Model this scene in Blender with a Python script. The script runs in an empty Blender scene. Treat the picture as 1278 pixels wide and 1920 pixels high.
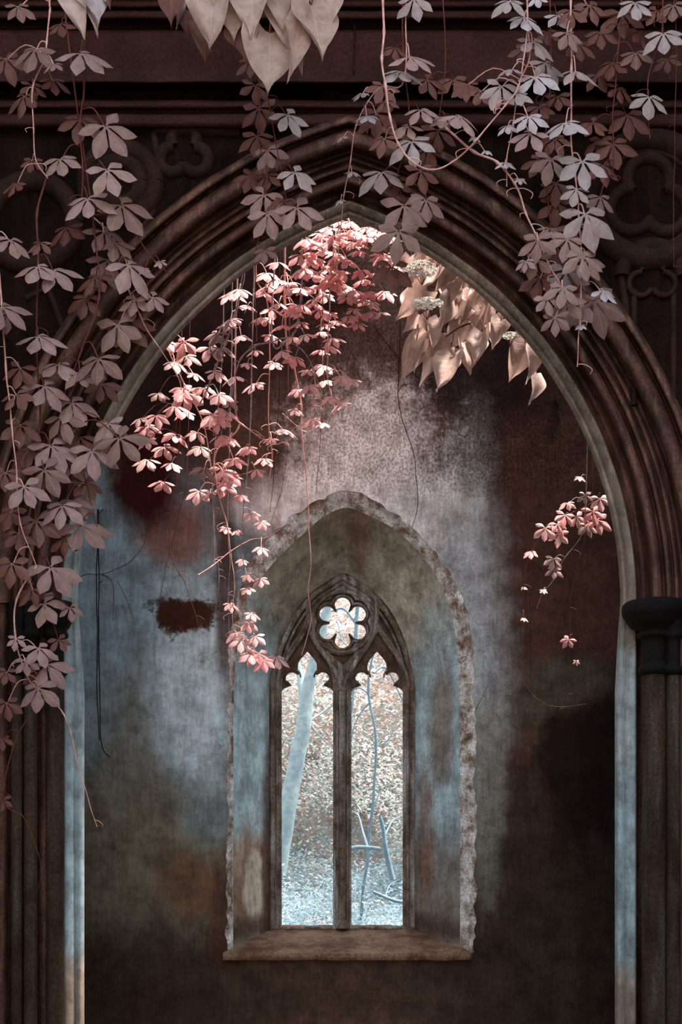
import bpy, bmesh, math, random
from mathutils import Vector, Matrix, noise
random.seed(7)
sc = bpy.context.scene
COL = sc.collection
F, PX0, HZ, ZC, D = 2016.0, 639.0, 1560.0, 1.75, 6.0
def P(px, py, Y):
    s = (D + Y) / F
    return Vector(((px - PX0) * s, Y, ZC + (HZ - py) * s))
def S(Y): return (D + Y) / F
def lin(c):
    r = []
    for v in c:
        v = v / 255.0
        r.append(v / 12.92 if v <= .04045 else ((v + .055) / 1.055) ** 2.4)
    return r
# ------------------------------------------------------------ objects
def tag(o, label=None, cat=None, group=None, kind=None):
    if label: o['label'] = label
    if cat: o['category'] = cat
    if group: o['group'] = group
    if kind: o['kind'] = kind
    return o
def empty(name, loc, parent=None):
    o = bpy.data.objects.new(name, None); COL.objects.link(o)
    o.location = loc; o.empty_display_size = .1
    if parent: o.parent = parent
    return o
def rootloc(p):
    while p is not None and p.parent is not None: p = p.parent
    return Vector(p.location) if p is not None else Vector((0, 0, 0))
class MB:
    def __init__(s): s.v = []; s.f = []; s.uv = []; s.mi = []
    def grid(s, rows, closed_u=False, flip=False, uvs=None, mi=0):
        b = len(s.v); n = len(rows[0])
        for r in rows: s.v.extend(r)
        for i in range(len(rows) - 1):
            for j in range(n if closed_u else n - 1):
                k = (j + 1) % n
                q = (b + i*n + j, b + i*n + k, b + (i+1)*n + k, b + (i+1)*n + j)
                if flip: q = q[::-1]
                s.f.append(q); s.mi.append(mi)
                if uvs:
                    t = [uvs[i][j], uvs[i][k], uvs[i+1][k], uvs[i+1][j]]
                    s.uv.extend(t[::-1] if flip else t)
                else: s.uv.extend([(0, 0)] * 4)
    def face(s, pts, uv=None, mi=0):
        b = len(s.v); s.v.extend(pts); s.f.append(tuple(range(b, b + len(pts)))); s.mi.append(mi)
        s.uv.extend(uv or [(0, 0)] * len(pts))
    def tube(s, pts, rad, n=6, cap=True):
        rows = []; up = Vector((0.31, -.9, .2))
        for i, p in enumerate(pts):
            t = (pts[min(i+1, len(pts)-1)] - pts[max(i-1, 0)])
            if t.length < 1e-7: t = Vector((0, 0, 1))
            t.normalize(); a = t.cross(up)
            if a.length < 1e-3: a = t.cross(Vector((1, 0, 0)))
            a.normalize(); c = a.cross(t)
            r = rad[i] if isinstance(rad, (list, tuple)) else rad
            rows.append([p + (a*math.cos(k*2*math.pi/n) + c*math.sin(k*2*math.pi/n))*r for k in range(n)])
        s.grid(rows, True)
        if cap:
            s.face(rows[0][::-1]); s.face(rows[-1])
    def box(s, a, b):
        x0, y0, z0 = a; x1, y1, z1 = b
        c = [Vector(q) for q in ((x0,y0,z0),(x1,y0,z0),(x1,y1,z0),(x0,y1,z0),(x0,y0,z1),(x1,y0,z1),(x1,y1,z1),(x0,y1,z1))]
        for q in ((3,2,1,0),(4,5,6,7),(0,1,5,4),(1,2,6,5),(2,3,7,6),(3,0,4,7)): s.face([c[i] for i in q])
    def lathe(s, c, prof, n=28, sy=1):
        rows = [[Vector((c[0] + r*math.cos(k*2*math.pi/n), c[1] + sy*r*math.sin(k*2*math.pi/n), z)) for k in range(n)] for r, z in prof]
        s.grid(rows, True)
    def build(s, name, mat, parent=None, smooth=True, weld=False):
        o0 = rootloc(parent)
        me = bpy.data.meshes.new(name)
        me.from_pydata([tuple(v - o0) for v in s.v], [], s.f)
        if s.uv:
            uvl = me.uv_layers.new(name='u'); flat = [c for t in s.uv for c in t]
            uvl.data.foreach_set('uv', flat)
        for m in (mat if isinstance(mat, (list, tuple)) else [mat]): me.materials.append(m)
        me.polygons.foreach_set('material_index', s.mi)
        if smooth: me.polygons.foreach_set('use_smooth', [True]*len(me.polygons))
        if weld:
            bm = bmesh.new(); bm.from_mesh(me); bmesh.ops.remove_doubles(bm, verts=bm.verts, dist=1e-5)
            bmesh.ops.recalc_face_normals(bm, faces=bm.faces)
            bm.to_mesh(me); bm.free()
        me.update()
        o = bpy.data.objects.new(name, me); COL.objects.link(o)
        if parent: o.parent = parent
        return o
def catmull(pts, per=6):
    if len(pts) < 3: return [Vector(p) for p in pts]
    Q = [pts[0]] + list(pts) + [pts[-1]]; out = []
    for i in range(1, len(Q) - 2):
        a, b, c, d = Q[i-1], Q[i], Q[i+1], Q[i+2]
        for k in range(per):
            t = k / per
            out.append(.5*((2*b) + (c-a)*t + (2*a-5*b+4*c-d)*t*t + (3*b-a-3*c+d)*t*t*t))
    out.append(Vector(Q[-2])); return out
def resample(pts, n):
    L = [0]
    for i in range(1, len(pts)): L.append(L[-1] + (Vector(pts[i]) - Vector(pts[i-1])).length)
    out = []; j = 0
    for k in range(n):
        t = L[-1]*k/(n-1)
        while j < len(L)-2 and L[j+1] < t: j += 1
        u = (t - L[j]) / max(1e-9, L[j+1]-L[j])
        out.append(Vector(pts[j]).lerp(Vector(pts[j+1]), min(1, u)))
    return out
# ------------------------------------------------------------ materials
class N:
    def __init__(s, name):
        s.m = bpy.data.materials.new(name); s.m.use_nodes = True
        s.t = s.m.node_tree; s.t.nodes.clear(); s.out = s.t.nodes.new('ShaderNodeOutputMaterial')
        g = s.t.nodes.new('ShaderNodeNewGeometry'); s.pos = g.outputs['Position']
        s.sep = s.t.nodes.new('ShaderNodeSeparateXYZ'); s.t.links.new(s.pos, s.sep.inputs[0])
    def l(s, a, b): s.t.links.new(a, b)
    def set(s, inp, v):
        if isinstance(v, bpy.types.NodeSocket): s.l(v, inp)
        else: inp.default_value = v
    def math(s, op, a, b=None, clamp=False):
        n = s.t.nodes.new('ShaderNodeMath'); n.operation = op; n.use_clamp = clamp
        s.set(n.inputs[0], a)
        if b is not None: s.set(n.inputs[1], b)
        return n.outputs[0]
    def vmul(s, v, sc_):
        n = s.t.nodes.new('ShaderNodeVectorMath'); n.operation = 'MULTIPLY'; s.set(n.inputs[0], v); n.inputs[1].default_value = sc_
        return n.outputs[0]
    def noise(s, scale, detail=4, rough=.6, vec=None, dist=0):
        n = s.t.nodes.new('ShaderNodeTexNoise'); n.inputs['Scale'].default_value = scale
        n.inputs['Detail'].default_value = detail; n.inputs['Roughness'].default_value = rough; n.inputs['Distortion'].default_value = dist
        s.l(vec if vec is not None else s.pos, n.inputs['Vector']); return n.outputs['Fac']
    def rng(s, v, a, b, c=0., d=1., smooth=True):
        n = s.t.nodes.new('ShaderNodeMapRange'); n.interpolation_type = 'SMOOTHSTEP' if smooth else 'LINEAR'
        s.set(n.inputs[0], v)
        for i, q in zip((1, 2, 3, 4), (a, b, c, d)): n.inputs[i].default_value = q
        return n.outputs[0]
    def mix(s, fac, a, b, mode='MIX'):
        n = s.t.nodes.new('ShaderNodeMix'); n.data_type = 'RGBA'; n.blend_type = mode
        s.set(n.inputs[0], fac)
        for i, q in ((6, a), (7, b)):
            if isinstance(q, bpy.types.NodeSocket): s.l(q, n.inputs[i])
            else: n.inputs[i].default_value = (q[0], q[1], q[2], 1)
        return n.outputs[2]
    def bump(s, h, strength=.4, dist=.01):
        n = s.t.nodes.new('ShaderNodeBump'); n.inputs['Strength'].default_value = strength; n.inputs['Distance'].default_value = dist
        s.l(h, n.inputs['Height']); return n.outputs[0]
    def bsdf(s, col, rough=.9, normal=None, spec=.2):
        n = s.t.nodes.new('ShaderNodeBsdfPrincipled')
        if isinstance(col, bpy.types.NodeSocket): s.l(col, n.inputs['Base Color'])
        else: n.inputs['Base Color'].default_value = (col[0], col[1], col[2], 1)
        s.set(n.inputs['Roughness'], rough); n.inputs['Specular IOR Level'].default_value = spec
        if normal: s.l(normal, n.inputs['Normal'])
        return n.outputs[0]
    def end(s, sh): s.l(sh, s.out.inputs['Surface']); return s.m
def g(c, k=1.0):
    return [min(.9, v*k) for v in lin(c)]
def stone(name, c1, c2, c3=None, k=1, scale=5, streak=True, bump=.5, spots=None, rough=.85, spec=.25):
    n = N(name)
    a = n.noise(scale, 6, .65); col = n.mix(n.rng(a, .35, .65), g(c1, k), g(c2, k))
    if streak:
        st = n.noise(1., 5, .65, n.vmul(n.pos, (14, 14, 1.6)))
        col = n.mix(n.rng(st, .45, .75, 0, .7), col, g(c3 or c1, k))
    f = n.noise(70, 4, .7); col = n.mix(1., col, n.mix(n.rng(f, .3, .7), (.55,.55,.55), (1.25,1.25,1.25)), 'MULTIPLY')
    h = n.math('ADD', n.math('MULTIPLY', f, .35), n.noise(18, 5, .6))
    return n.end(n.bsdf(col, rough, n.bump(h, bump, .012), spec))
def plaster(name, base, blobs, Y, k, grain=1., bump=.35, streaky=.5):
    """blobs: (px, py, rx, ry, colour, strength, soft, rag)"""
    n = N(name)
    X, Z = n.sep.outputs[0], n.sep.outputs[2]
    d1 = n.math('SUBTRACT', n.noise(1.1, 6, .62, dist=.3), .5)
    d2 = n.math('SUBTRACT', n.noise(1.3, 6, .62, n.vmul(n.pos, (1.7, 1, .9)), dist=.4), .5)
    fine = n.math('SUBTRACT', n.noise(9, 6, .72), .5)
    big = n.noise(.9, 5, .6); col = n.mix(n.rng(big, .35, .65), g(base[0], k), g(base[1], k))
    vst = n.noise(1., 6, .65, n.vmul(n.pos, (9, 4, .8)))
    s_ = S(Y)
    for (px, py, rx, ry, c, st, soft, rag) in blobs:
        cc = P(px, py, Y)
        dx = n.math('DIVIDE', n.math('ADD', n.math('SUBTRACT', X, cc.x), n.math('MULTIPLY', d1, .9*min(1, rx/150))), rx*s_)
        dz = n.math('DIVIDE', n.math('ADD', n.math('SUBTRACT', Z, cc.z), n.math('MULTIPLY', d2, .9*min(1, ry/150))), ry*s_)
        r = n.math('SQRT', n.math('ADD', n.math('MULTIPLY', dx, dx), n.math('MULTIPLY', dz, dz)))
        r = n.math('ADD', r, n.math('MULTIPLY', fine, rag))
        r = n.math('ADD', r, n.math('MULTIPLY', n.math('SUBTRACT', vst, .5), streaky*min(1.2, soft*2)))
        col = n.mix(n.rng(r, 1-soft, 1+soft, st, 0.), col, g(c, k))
    # grime mottling, vertical runs and speckle
    m = n.noise(6, 8, .72); col = n.mix(1., col, n.mix(n.rng(m, .3, .7), (.58,.54,.52), (1.3,1.3,1.3)), 'MULTIPLY')
    v = n.noise(1., 8, .75, n.vmul(n.pos, (38, 20, 5))); col = n.mix(1., col, n.mix(n.rng(v, .3, .72), (.78,.74,.72), (1.16,1.16,1.16)), 'MULTIPLY')
    sp = n.noise(1., 6, .8, n.vmul(n.pos, (62, 60, 48)))
    gm = n.math('MULTIPLY', n.rng(X, -.75, .1, .35*grain, 1.*grain), n.rng(Z, 4.02, 4.26, .3, 1.))
    col = n.mix(gm, col, n.mix(1., col, n.mix(n.rng(sp, .38, .6), (.42,.39,.38), (1.45,1.45,1.45)), 'MULTIPLY'))
    pf = n.math('MULTIPLY', n.rng(n.noise(26, 6, .8), .58, .64), n.math('MULTIPLY', gm, .5)); col = n.mix(pf, col, g((30,16,12), k))
    dk = n.math('MULTIPLY', n.rng(n.noise(3.2, 8, .75), .58, .70), .5)
    col = n.mix(dk, col, g((38, 20, 14), k))
    h = n.math('ADD', n.math('MULTIPLY', sp, .25), n.math('ADD', n.math('MULTIPLY', m, .8), n.math('MULTIPLY', v, .3)))
    return n.end(n.bsdf(col, .88, n.bump(h, bump, .012), .2))
def leafmat(name, c, c2, vein, trans=.3, rough=.55):
    n = N(name)
    oi = n.t.nodes.new('ShaderNodeObjectInfo')
    uv = n.t.nodes.new('ShaderNodeUVMap'); uv.uv_map = 'u'
    sp = n.t.nodes.new('ShaderNodeSeparateXYZ'); n.l(uv.outputs[0], sp.inputs[0])
    u, v = sp.outputs[0], sp.outputs[1]
    col = n.mix(oi.outputs['Random'], g(c, .78), g(c2, .78))
    mt = n.noise(22, 4, .6); col = n.mix(1., col, n.mix(n.rng(mt, .3, .7), (.8,.78,.78), (1.1,1.1,1.1)), 'MULTIPLY')
    av = n.math('ABSOLUTE', v)
    rib = n.rng(av, .0, .07, 1, 0)
    ph = n.math('SUBTRACT', n.math('MULTIPLY', u, 7.), n.math('MULTIPLY', av, 1.6))
    fr = n.math('ABSOLUTE', n.math('SUBTRACT', n.math('FRACT', ph), .5))
    side = n.math('MULTIPLY', n.rng(fr, .0, .1, .5, 0), n.rng(av, .9, .4))
    vn = n.math('MAXIMUM', rib, side)
    col = n.mix(n.math('MULTIPLY', vn, .5), col, g(vein, .72))
    b = n.bump(n.math('SUBTRACT', 1., vn), .3, .004)
    d = n.bsdf(col, rough, b, .35)
    tr = n.t.nodes.new('ShaderNodeBsdfTranslucent'); n.l(col, tr.inputs[0])
    mx = n.t.nodes.new('ShaderNodeMixShader'); mx.inputs[0].default_value = trans
    n.l(d, mx.inputs[1]); n.l(tr.outputs[0], mx.inputs[2])
    return n.end(mx.outputs[0])
def plain(name, c, c2=None, scale=20, rough=.7, k=1):
    n = N(name); a = n.noise(scale, 4, .6)
    col = n.mix(n.rng(a, .35, .65), g(c, k), g(c2 or c, k))
    return n.end(n.bsdf(col, rough, n.bump(a, .3, .003)))

KW = 1.55
M = {}
BLUE=(114,138,148); GREY=(132,128,122); BRN=(74,56,44); DRED=(62,14,8); DBR=(42,24,18)
M['wall'] = plaster('back_wall_plaster', ((92,74,62),(74,56,46)), [  # patches hold stains plus light and shade put into the colour
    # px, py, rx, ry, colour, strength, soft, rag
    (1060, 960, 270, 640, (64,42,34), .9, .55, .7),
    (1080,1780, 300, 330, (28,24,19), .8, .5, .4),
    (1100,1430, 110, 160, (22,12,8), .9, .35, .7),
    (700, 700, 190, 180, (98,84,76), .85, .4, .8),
    (430, 620, 250, 180, (34,10,8), .85, .4, .6),  # dim upper wall, darkened in the plaster colour
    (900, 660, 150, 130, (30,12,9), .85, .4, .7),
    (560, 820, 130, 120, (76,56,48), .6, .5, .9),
    (700, 850, 120, 110, (215,208,206), .85, .5, 2.6),  # bright wall centre: light painted into the plaster
    (655, 945, 190, 62, (232,228,226), .98, .45, .4),  # pale glow above the niche, painted as plaster colour
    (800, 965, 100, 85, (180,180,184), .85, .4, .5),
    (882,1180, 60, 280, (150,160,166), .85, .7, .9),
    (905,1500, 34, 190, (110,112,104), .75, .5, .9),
    (300,1200, 250, 300, BLUE, .95, .35, .35),  # bluish light at left, put into the colour together with staining
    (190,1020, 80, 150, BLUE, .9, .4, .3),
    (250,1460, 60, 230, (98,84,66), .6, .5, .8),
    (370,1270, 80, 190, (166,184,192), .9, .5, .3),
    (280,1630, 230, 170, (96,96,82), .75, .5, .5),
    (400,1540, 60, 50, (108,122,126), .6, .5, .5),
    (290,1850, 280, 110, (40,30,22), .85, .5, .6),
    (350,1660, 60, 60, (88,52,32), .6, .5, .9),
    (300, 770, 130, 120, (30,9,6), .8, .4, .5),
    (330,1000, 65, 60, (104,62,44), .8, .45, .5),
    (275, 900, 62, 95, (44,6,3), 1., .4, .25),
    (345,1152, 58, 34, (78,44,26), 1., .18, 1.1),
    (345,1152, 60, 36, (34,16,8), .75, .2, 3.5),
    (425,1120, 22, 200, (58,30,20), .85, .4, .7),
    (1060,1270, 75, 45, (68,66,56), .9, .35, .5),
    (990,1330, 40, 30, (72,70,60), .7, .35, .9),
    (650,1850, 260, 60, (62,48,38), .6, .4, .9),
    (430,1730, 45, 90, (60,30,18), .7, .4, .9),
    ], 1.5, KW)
M['niche'] = plaster('niche_plaster', ((122,122,110),(104,104,94)), [
    (470,1420, 60, 280, (118,142,150), .95, .35, .3),
    (822,1430, 75, 260, (116,138,146), .95, .35, .4),
    (640, 990, 120, 50, (70,56,44), .6, .4, .6),
    (825,1350, 20, 120, (86,66,50), .7, .4, .9),
    (745,1150, 45, 70, (150,150,140), .5, .3, .8),
    (675,1030, 22, 60, (74,56,46), .6, .4, .9),
    (470,1650, 45, 110, (110,84,62), .8, .35, .7),
    (478,1665, 22, 75, (150,146,134), .9, .2, .4),
    (815,1680, 70, 110, (84,78,70), .8, .4, .8),
    (800,1560, 14, 150, (90,58,40), .6, .4, 1.1),
    (500,1600, 12, 200, (60,34,24), .8, .4, .7),
    (640,1740, 300, 26, (48,32,24), .8, .5, .6),
    ], 1.8, KW*1.6)
M['rough'] = stone('rough_broken_plaster', (190,188,182), (92,70,52), (170,172,170), KW*1.3, 11, True, 1.)
M['strip'] = plaster('arch_edge_plaster', ((126,118,108),(110,102,92)), [
    (654,1500, 2000, 300, (128,150,158), .95, .15, .3),
    (1165,1320, 30, 140, (140,150,150), .6, .4, .6),
    (140,1150, 60, 250, (136,156,162), .8, .4, .4)], 0, 1.5, .5)
M['arch'] = stone('arch_stone', (72,46,38), (38,22,17), (112,84,70), 2.1, 4, True, .5, rough=.6, spec=.35)
M['front'] = stone('front_wall_stone', (34,22,18), (20,13,11), (46,28,22), 1., 4, True, .4, spec=.08, rough=.95)
M['frieze'] = stone('frieze_stone', (60,34,30), (46,24,22), (70,42,36), 1.2, 3, False, .4)
M['carve'] = stone('carved_stone', (54,32,26), (36,20,16), (62,38,30), 1.1, 5, False, .5)
M['shaft'] = stone('shaft_stone', (72,56,44), (48,34,26), (92,92,84), .95, 3, True, .4)
M['capital'] = stone('capital_stone', (22,18,16), (14,12,12), (42,38,34), .8, 6, False, .6)
M['tracery'] = stone('tracery_stone', (100,90,80), (60,48,40), (150,156,158), 2.1, 7, True, .6)
M['tracery_dark'] = stone('tracery_inner_stone', (74,60,50), (48,34,26), (100,88,78), 2.3, 9, False, .5)
M['sill'] = stone('sill_stone', (132,108,88), (84,54,38), (160,154,142), 1.35, 4, False, .6)
M['ground'] = stone('earth', (46,38,30), (30,24,20), None, 1, 3, False, .5)
M['leafL'] = leafmat('leaf_mauve', (208,174,168), (146,108,98), (232,208,202))
M['leafR'] = leafmat('leaf_silver', (226,218,224), (190,166,164), (238,232,234))
M['leafP'] = leafmat('leaf_pink', (250,172,172), (255,208,205), (255,240,238), .38)
M['leafRedDim'] = leafmat('leaf_russet_shaded', (122,74,64), (146,100,88), (168,118,104))  # red-brown leaves; also dim leaves, their shade put into the colour
M['leafM'] = leafmat('leaf_taupe', (196,166,156), (160,124,114), (222,198,190))
M['leafH'] = leafmat('leaf_cream', (228,202,192), (208,176,162), (242,222,214), .3)
M['stemB'] = plain('stem_pale_pink', (228,186,178), (196,140,130))
M['stemR'] = plain('stem_brown_red', (112,62,54), (90,48,42))
M['stemW'] = plain('stem_grey_wood', (168,160,164), (120,104,102), 40)
M['stemD'] = plain('stem_dead_black', (26,12,10), (44,20,16), 40)
M['floret'] = plain('floret_cream', (255,250,240), (250,240,226))
# ============================================================ SETTING
# ---- back wall with the pointed niche opening
def smoothpath(pts, per=8): return [Vector((p[0], p[1])) for p in catmull([Vector((a, b, 0)) for a, b in pts], per)]
NC = 161
OUT = [(425,1788),(426,1500),(428,1280),(433,1185),(445,1120),(465,1065),(494,1017),(533,982),(576,950),(612,930),(646,920),
       (685,932),(725,954),(772,991),(815,1036),(845,1078),(869,1126),(884,1200),(890,1300),(891,1500),(890,1788)]
INN = [(437,1786),(437,1500),(439,1280),(450,1190),(470,1120),(500,1070),(535,1032),(570,1000),(605,970),(646,952),
       (690,966),(738,992),(790,1040),(828,1100),(852,1180),(860,1290),(862,1500),(862,1786)]
WIN = [(505,1742),(505,1500),(505,1290),(511,1250),(526,1200),(549,1152),(580,1114),(612,1091),(643,1074),
       (675,1091),(706,1114),(735,1150),(758,1200),(771,1250),(778,1290),(778,1500),(778,1742)]
out2 = resample(smoothpath(OUT), NC); inn2 = resample(smoothpath(INN), NC); win2 = resample(smoothpath(WIN), NC)
def rag(p, amp, sc_=.06, seed=0.):
    return Vector((p[0] + amp*(noise.noise(Vector((p[0]*sc_, p[1]*sc_, seed)))), p[1] + amp*noise.noise(Vector((p[0]*sc_, p[1]*sc_, seed+9)))))
outr = [rag(rag(p, 7, .05), 5, .25, 3) for p in out2]
YB = 1.5
m = MB()
ring0 = [P(p[0], p[1], YB+.03) for p in outr]; ring1 = [P(p[0], p[1], YB) for p in outr]
XL, XR, ZT = -2.75, 2.75, 6.2
def boxmap(p, c):
    d = p - c; t = 1e9
    if d.x > 0: t = min(t, (XR-c.x)/d.x)
    if d.x < 0: t = min(t, (XL-c.x)/d.x)
    if d.z > 0: t = min(t, (ZT-c.z)/d.z)
    if d.z < 0: t = min(t, (0-c.z)/d.z)
    return c + d*t
cc = P(650, 1788, YB); cc.z = ring1[0].z - .0005
outer = [boxmap(p, cc) for p in ring1]
outer[0] = Vector((XL, YB, ring1[0].z)); outer[-1] = Vector((XR, YB, ring1[-1].z))
# put corners in
for i in range(NC-1):
    a, b = outer[i], outer[i+1]
    if abs(a.x-XL) < 1e-4 and abs(b.z-ZT) < 1e-4: outer[i] = Vector((XL, YB, ZT))
    if abs(a.z-ZT) < 1e-4 and abs(b.x-XR) < 1e-4: outer[i+1] = Vector((XR, YB, ZT)); break
rows = [ring0, ring1] + [[a.lerp(b, t) for a, b in zip(ring1, outer)] for t in (.06, .2, .5, 1)]
m.grid(rows)
zb = ring1[0].z
m.box((XL, YB+.0015, 0), (XR, YB+.4, zb+.02))
m.box((XL, YB+.0025, zb-.05), (P(415,0,YB).x, YB+.03, zb+.08)); m.box((P(902,0,YB).x, YB+.0025, zb-.05), (XR, YB+.03, zb+.08))
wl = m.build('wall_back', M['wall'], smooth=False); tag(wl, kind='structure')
m = MB(); XW = 3.0; ZW = 4.4
m.box((-XW, YB+.62, 0), (P(500,0,YB+.62).x, YB+.9, ZW)); m.box((P(784,0,YB+.62).x, YB+.62, 0), (XW, YB+.9, ZW))
m.box((P(500,0,YB+.62).x, YB+.62, P(0,1060,2.12).z), (P(784,0,YB+.62).x, YB+.9, ZW))
m.box((P(500,0,YB+.62).x, YB+.62, 0), (P(784,0,YB+.62).x, YB+.9, P(0,1745,2.12).z))
m.box((-XW, YB+.18, 4.3), (XW, YB+.9, 4.5))
m.box((-XW, YB+.03, 4.3), (XW, YB+.3, ZT))
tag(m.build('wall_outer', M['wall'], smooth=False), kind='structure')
# rough broken band round the niche
m = MB(); rows = []
for k in range(9):
    t = k/8; row = []
    for i in range(NC):
        q = outr[i].lerp(inn2[i], t) if k else outr[i]
        Y = YB+.012+.06*t
        p = P(q[0], q[1], Y)
        e = math.sin(math.pi*t)
        nz = noise.fractal(Vector((p.x*9, p.z*9, 1.)), .9, 2.1, 5)
        p.y += .06*nz*e - .01*e
        p.x += .012*e*noise.noise(p*23); p.z += .012*e*noise.noise(p*19+Vector((3, 3, 3)))
        row.append(p)
    rows.append(row)
m.grid(rows); tag(m.build('trim_1', M['rough']), kind='structure')
# splayed plaster reveal
m = MB(); rows = []
for k in range(13):
    t = k/12; row = []
    for i in range(NC):
        a = P(inn2[i][0], inn2[i][1], YB+.072); b = P(win2[i][0], win2[i][1], 2.0)
        p = a.lerp(b, t); p.y += .006*noise.noise(p*6)*math.sin(math.pi*t)*2
        row.append(p)
    rows.append(row)
m.grid(rows); tag(m.build('trim_2', M['niche']), kind='structure')
# ---- window
W = tag(empty('window_1', P(641, 1738, 2.05)), kind='structure')
def plate(name, outline, holes, Y, half, bev, mat, parent):
    cu = bpy.data.curves.new(name, 'CURVE'); cu.dimensions = '2D'; cu.fill_mode = 'BOTH'
    cu.extrude = half; cu.bevel_depth = bev; cu.bevel_resolution = 2; cu.offset = -bev
    for pl in [outline] + holes:
        s = cu.splines.new('POLY'); s.points.add(len(pl)-1); s.use_cyclic_u = True
        for q, pt in zip(pl, s.points):
            w = P(q[0], q[1], Y); pt.co = (w.x, w.z, 0, 1)
    ob = bpy.data.objects.new('tmp', cu); COL.objects.link(ob)
    me = bpy.data.meshes.new_from_object(ob); bpy.data.objects.remove(ob)
    o0 = rootloc(parent)
    for v in me.vertices: v.co = Vector((v.co.x, Y - v.co.z, v.co.y)) - o0
    me.name = name; me.materials.clear(); me.materials.append(mat)
    o = bpy.data.objects.new(name, me); COL.objects.link(o); o.parent = parent
    return o
def arcp(cx, cy, r, a0, a1, n):
    return [(cx + r*math.cos(math.radians(a0+(a1-a0)*i/n)), cy - r*math.sin(math.radians(a0+(a1-a0)*i/n))) for i in range(n+1)]
def light(axis):
    h = [(-48.5, 1737), (-48.5, 1306)] + arcp(-37, 1301, 12, 175, 100, 4) + [(-29.5, 1285)]
    h += [(x, y) for x, y in arcp(-29, 1272, 11.5, 250, 40, 14)] + [(-15.5, 1265)]
    h += [(-17.5, 1257), (-18, 1250), (-17, 1243), (-13, 1236), (-6.5, 1229), (0, 1221)]
    return [(axis+x, y) for x, y in h] + [(axis-x, y) for x, y in h[-2::-1]]
def foil(cx, cy, dist, r, core, n=120):
    out = []
    for i in range(n):
        a = 2*math.pi*i/n; best = core
        for k in range(6):
            b = math.radians(30+60*k) if False else math.radians(90+60*k)
            dd = a-b; c = math.cos(dd)*dist; s2 = r*r-(dist*math.sin(dd))**2
            if s2 > 0 and c > 0: best = max(best, c+math.sqrt(s2))
        out.append((cx+best*math.cos(a), cy-best*math.sin(a)))
    return out
win_out = [(p[0], p[1]) for p in win2]
A1, A2 = 576, 706.5
plate('tracery', win_out, [light(A1), light(A2), foil(642, 1168, 33, 14.8, 24)], 2.09, .018, .014, M['tracery_dark'], W)
def grow(axis, e):      # plain pointed light, wider
    h = [(-48.5-e, 1737), (-48.5-e, 1290), (-45-e, 1262), (-34-e*.8, 1232), (-20-e*.5, 1206), (0, 1178)]
    h = [(p.x, p.y) for p in smoothpath(h[1:], 5)]; h = [(-48.5-e, 1737)] + h
    return [(axis+x, y) for x, y in h] + [(axis-x, y) for x, y in h[-2::-1]]
def poly(pts, per=5): return [(p.x, p.y) for p in smoothpath(pts, per)][:-1]
tri_l = poly([(571,1136),(566,1150),(553,1168),(540,1190),(530,1218),(524,1238),(536,1222),(552,1200),(566,1180),(572,1160),(571,1136)])
tri_r = [(1283-x, y) for x, y in tri_l][::-1]
tri_b = [(617,1224),(630,1228),(642,1229.5),(654,1228),(666,1224),(655,1236),(642,1247),(629,1236)]
tri_t = [(632,1100),(642,1093),(652,1100),(642,1099)]
plate('tracery_moulding', win_out, [grow(A1, -.5), grow(A2, -.5), foil(642, 1166, 30, 25, 40), tri_l, tri_r, tri_b, tri_t], 2.045, .014, .008, M['tracery'], W)
# ridge rolls over the moulding
def roll(m, pts, r, Y, n=8, per=6):
    q = [P(a, b, Y) for a, b in [(p.x, p.y) for p in smoothpath(pts, per)]]
    m.tube(q, r, n)
def mir(pts, ax=642): return [(2*ax-x, y) for x, y in pts]
m = MB()
arL = [(511,1738),(511,1500),(511,1290),(517,1251),(531,1205),(554,1158),(584,1120),(614,1098),(642,1082)]
roll(m, arL, .022, 2.015); roll(m, mir(arL), .022, 2.015)
arL = [(520.5,1738),(520.5,1500),(520.5,1290),(526,1256),(539,1211),(560,1168),(588,1130),(616,1109),(642,1094)]
roll(m, arL, .012, 2.02); roll(m, mir(arL), .012, 2.02)
m.build('arch_roll', M['tracery'], W)
m = MB()
yl = [(641,1300),(637,1280),(627,1256),(612,1233),(597,1212),(585,1190),(579,1165),(578,1140),(580,1124)]
roll(m, yl, .020, 2.012); roll(m, mir(yl), .020, 2.012)
sl = [(518,1290),(523,1262),(536,1236),(553,1213),(567,1192),(576,1172)]
roll(m, sl, .016, 2.018); roll(m, mir(sl), .016, 2.018)
sr = [(634,1290),(630,1268),(618,1245),(602,1222),(588,1202),(577,1180)]
roll(m, sr, .013, 2.02); roll(m, mir(sr), .013, 2.02)
m.build('branch_roll', M['tracery'], W)
m = MB()
c = [(642+57*math.cos(i*math.pi/24), 1166+57*math.sin(i*math.pi/24)) for i in range(49)]
roll(m, c, .014, 2.02, per=1)
f = foil(642, 1167, 31, 20, 32, 96); roll(m, f+[f[0]], .010, 2.045, per=1)
m.build('rose_roll', M['tracery'], W)
for ax in (A1, A2):
    m = MB(); L = [(x, y) for x, y in grow(ax, 3.5)]
    roll(m, L, .011, 2.035, per=1); m.build('light_roll', M['tracery_dark'], W)
for ax in (A1, A2):
    m = MB(); L = [(ax + (x-ax)*1.05 + (1.5 if x > ax else -1.5), y - (3.5 if y < 1300 else 0)) for x, y in light(ax)][1:-1]
    roll(m, L, .0085, 2.072, per=1)
    for sg in (-1, 1):      # eyes between the cusps
        c = [(ax + sg*30 + 17.5*math.cos(i*math.pi/9), 1270 - 17.5*math.sin(i*math.pi/9)) for i in range(-2, 10)]
        if sg < 0: c = [(2*(ax-30) - x, y) for x, y in c]
        roll(m, c, .007, 2.066, per=1)
    m.build('cusp_roll', M['tracery'], W)
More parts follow.
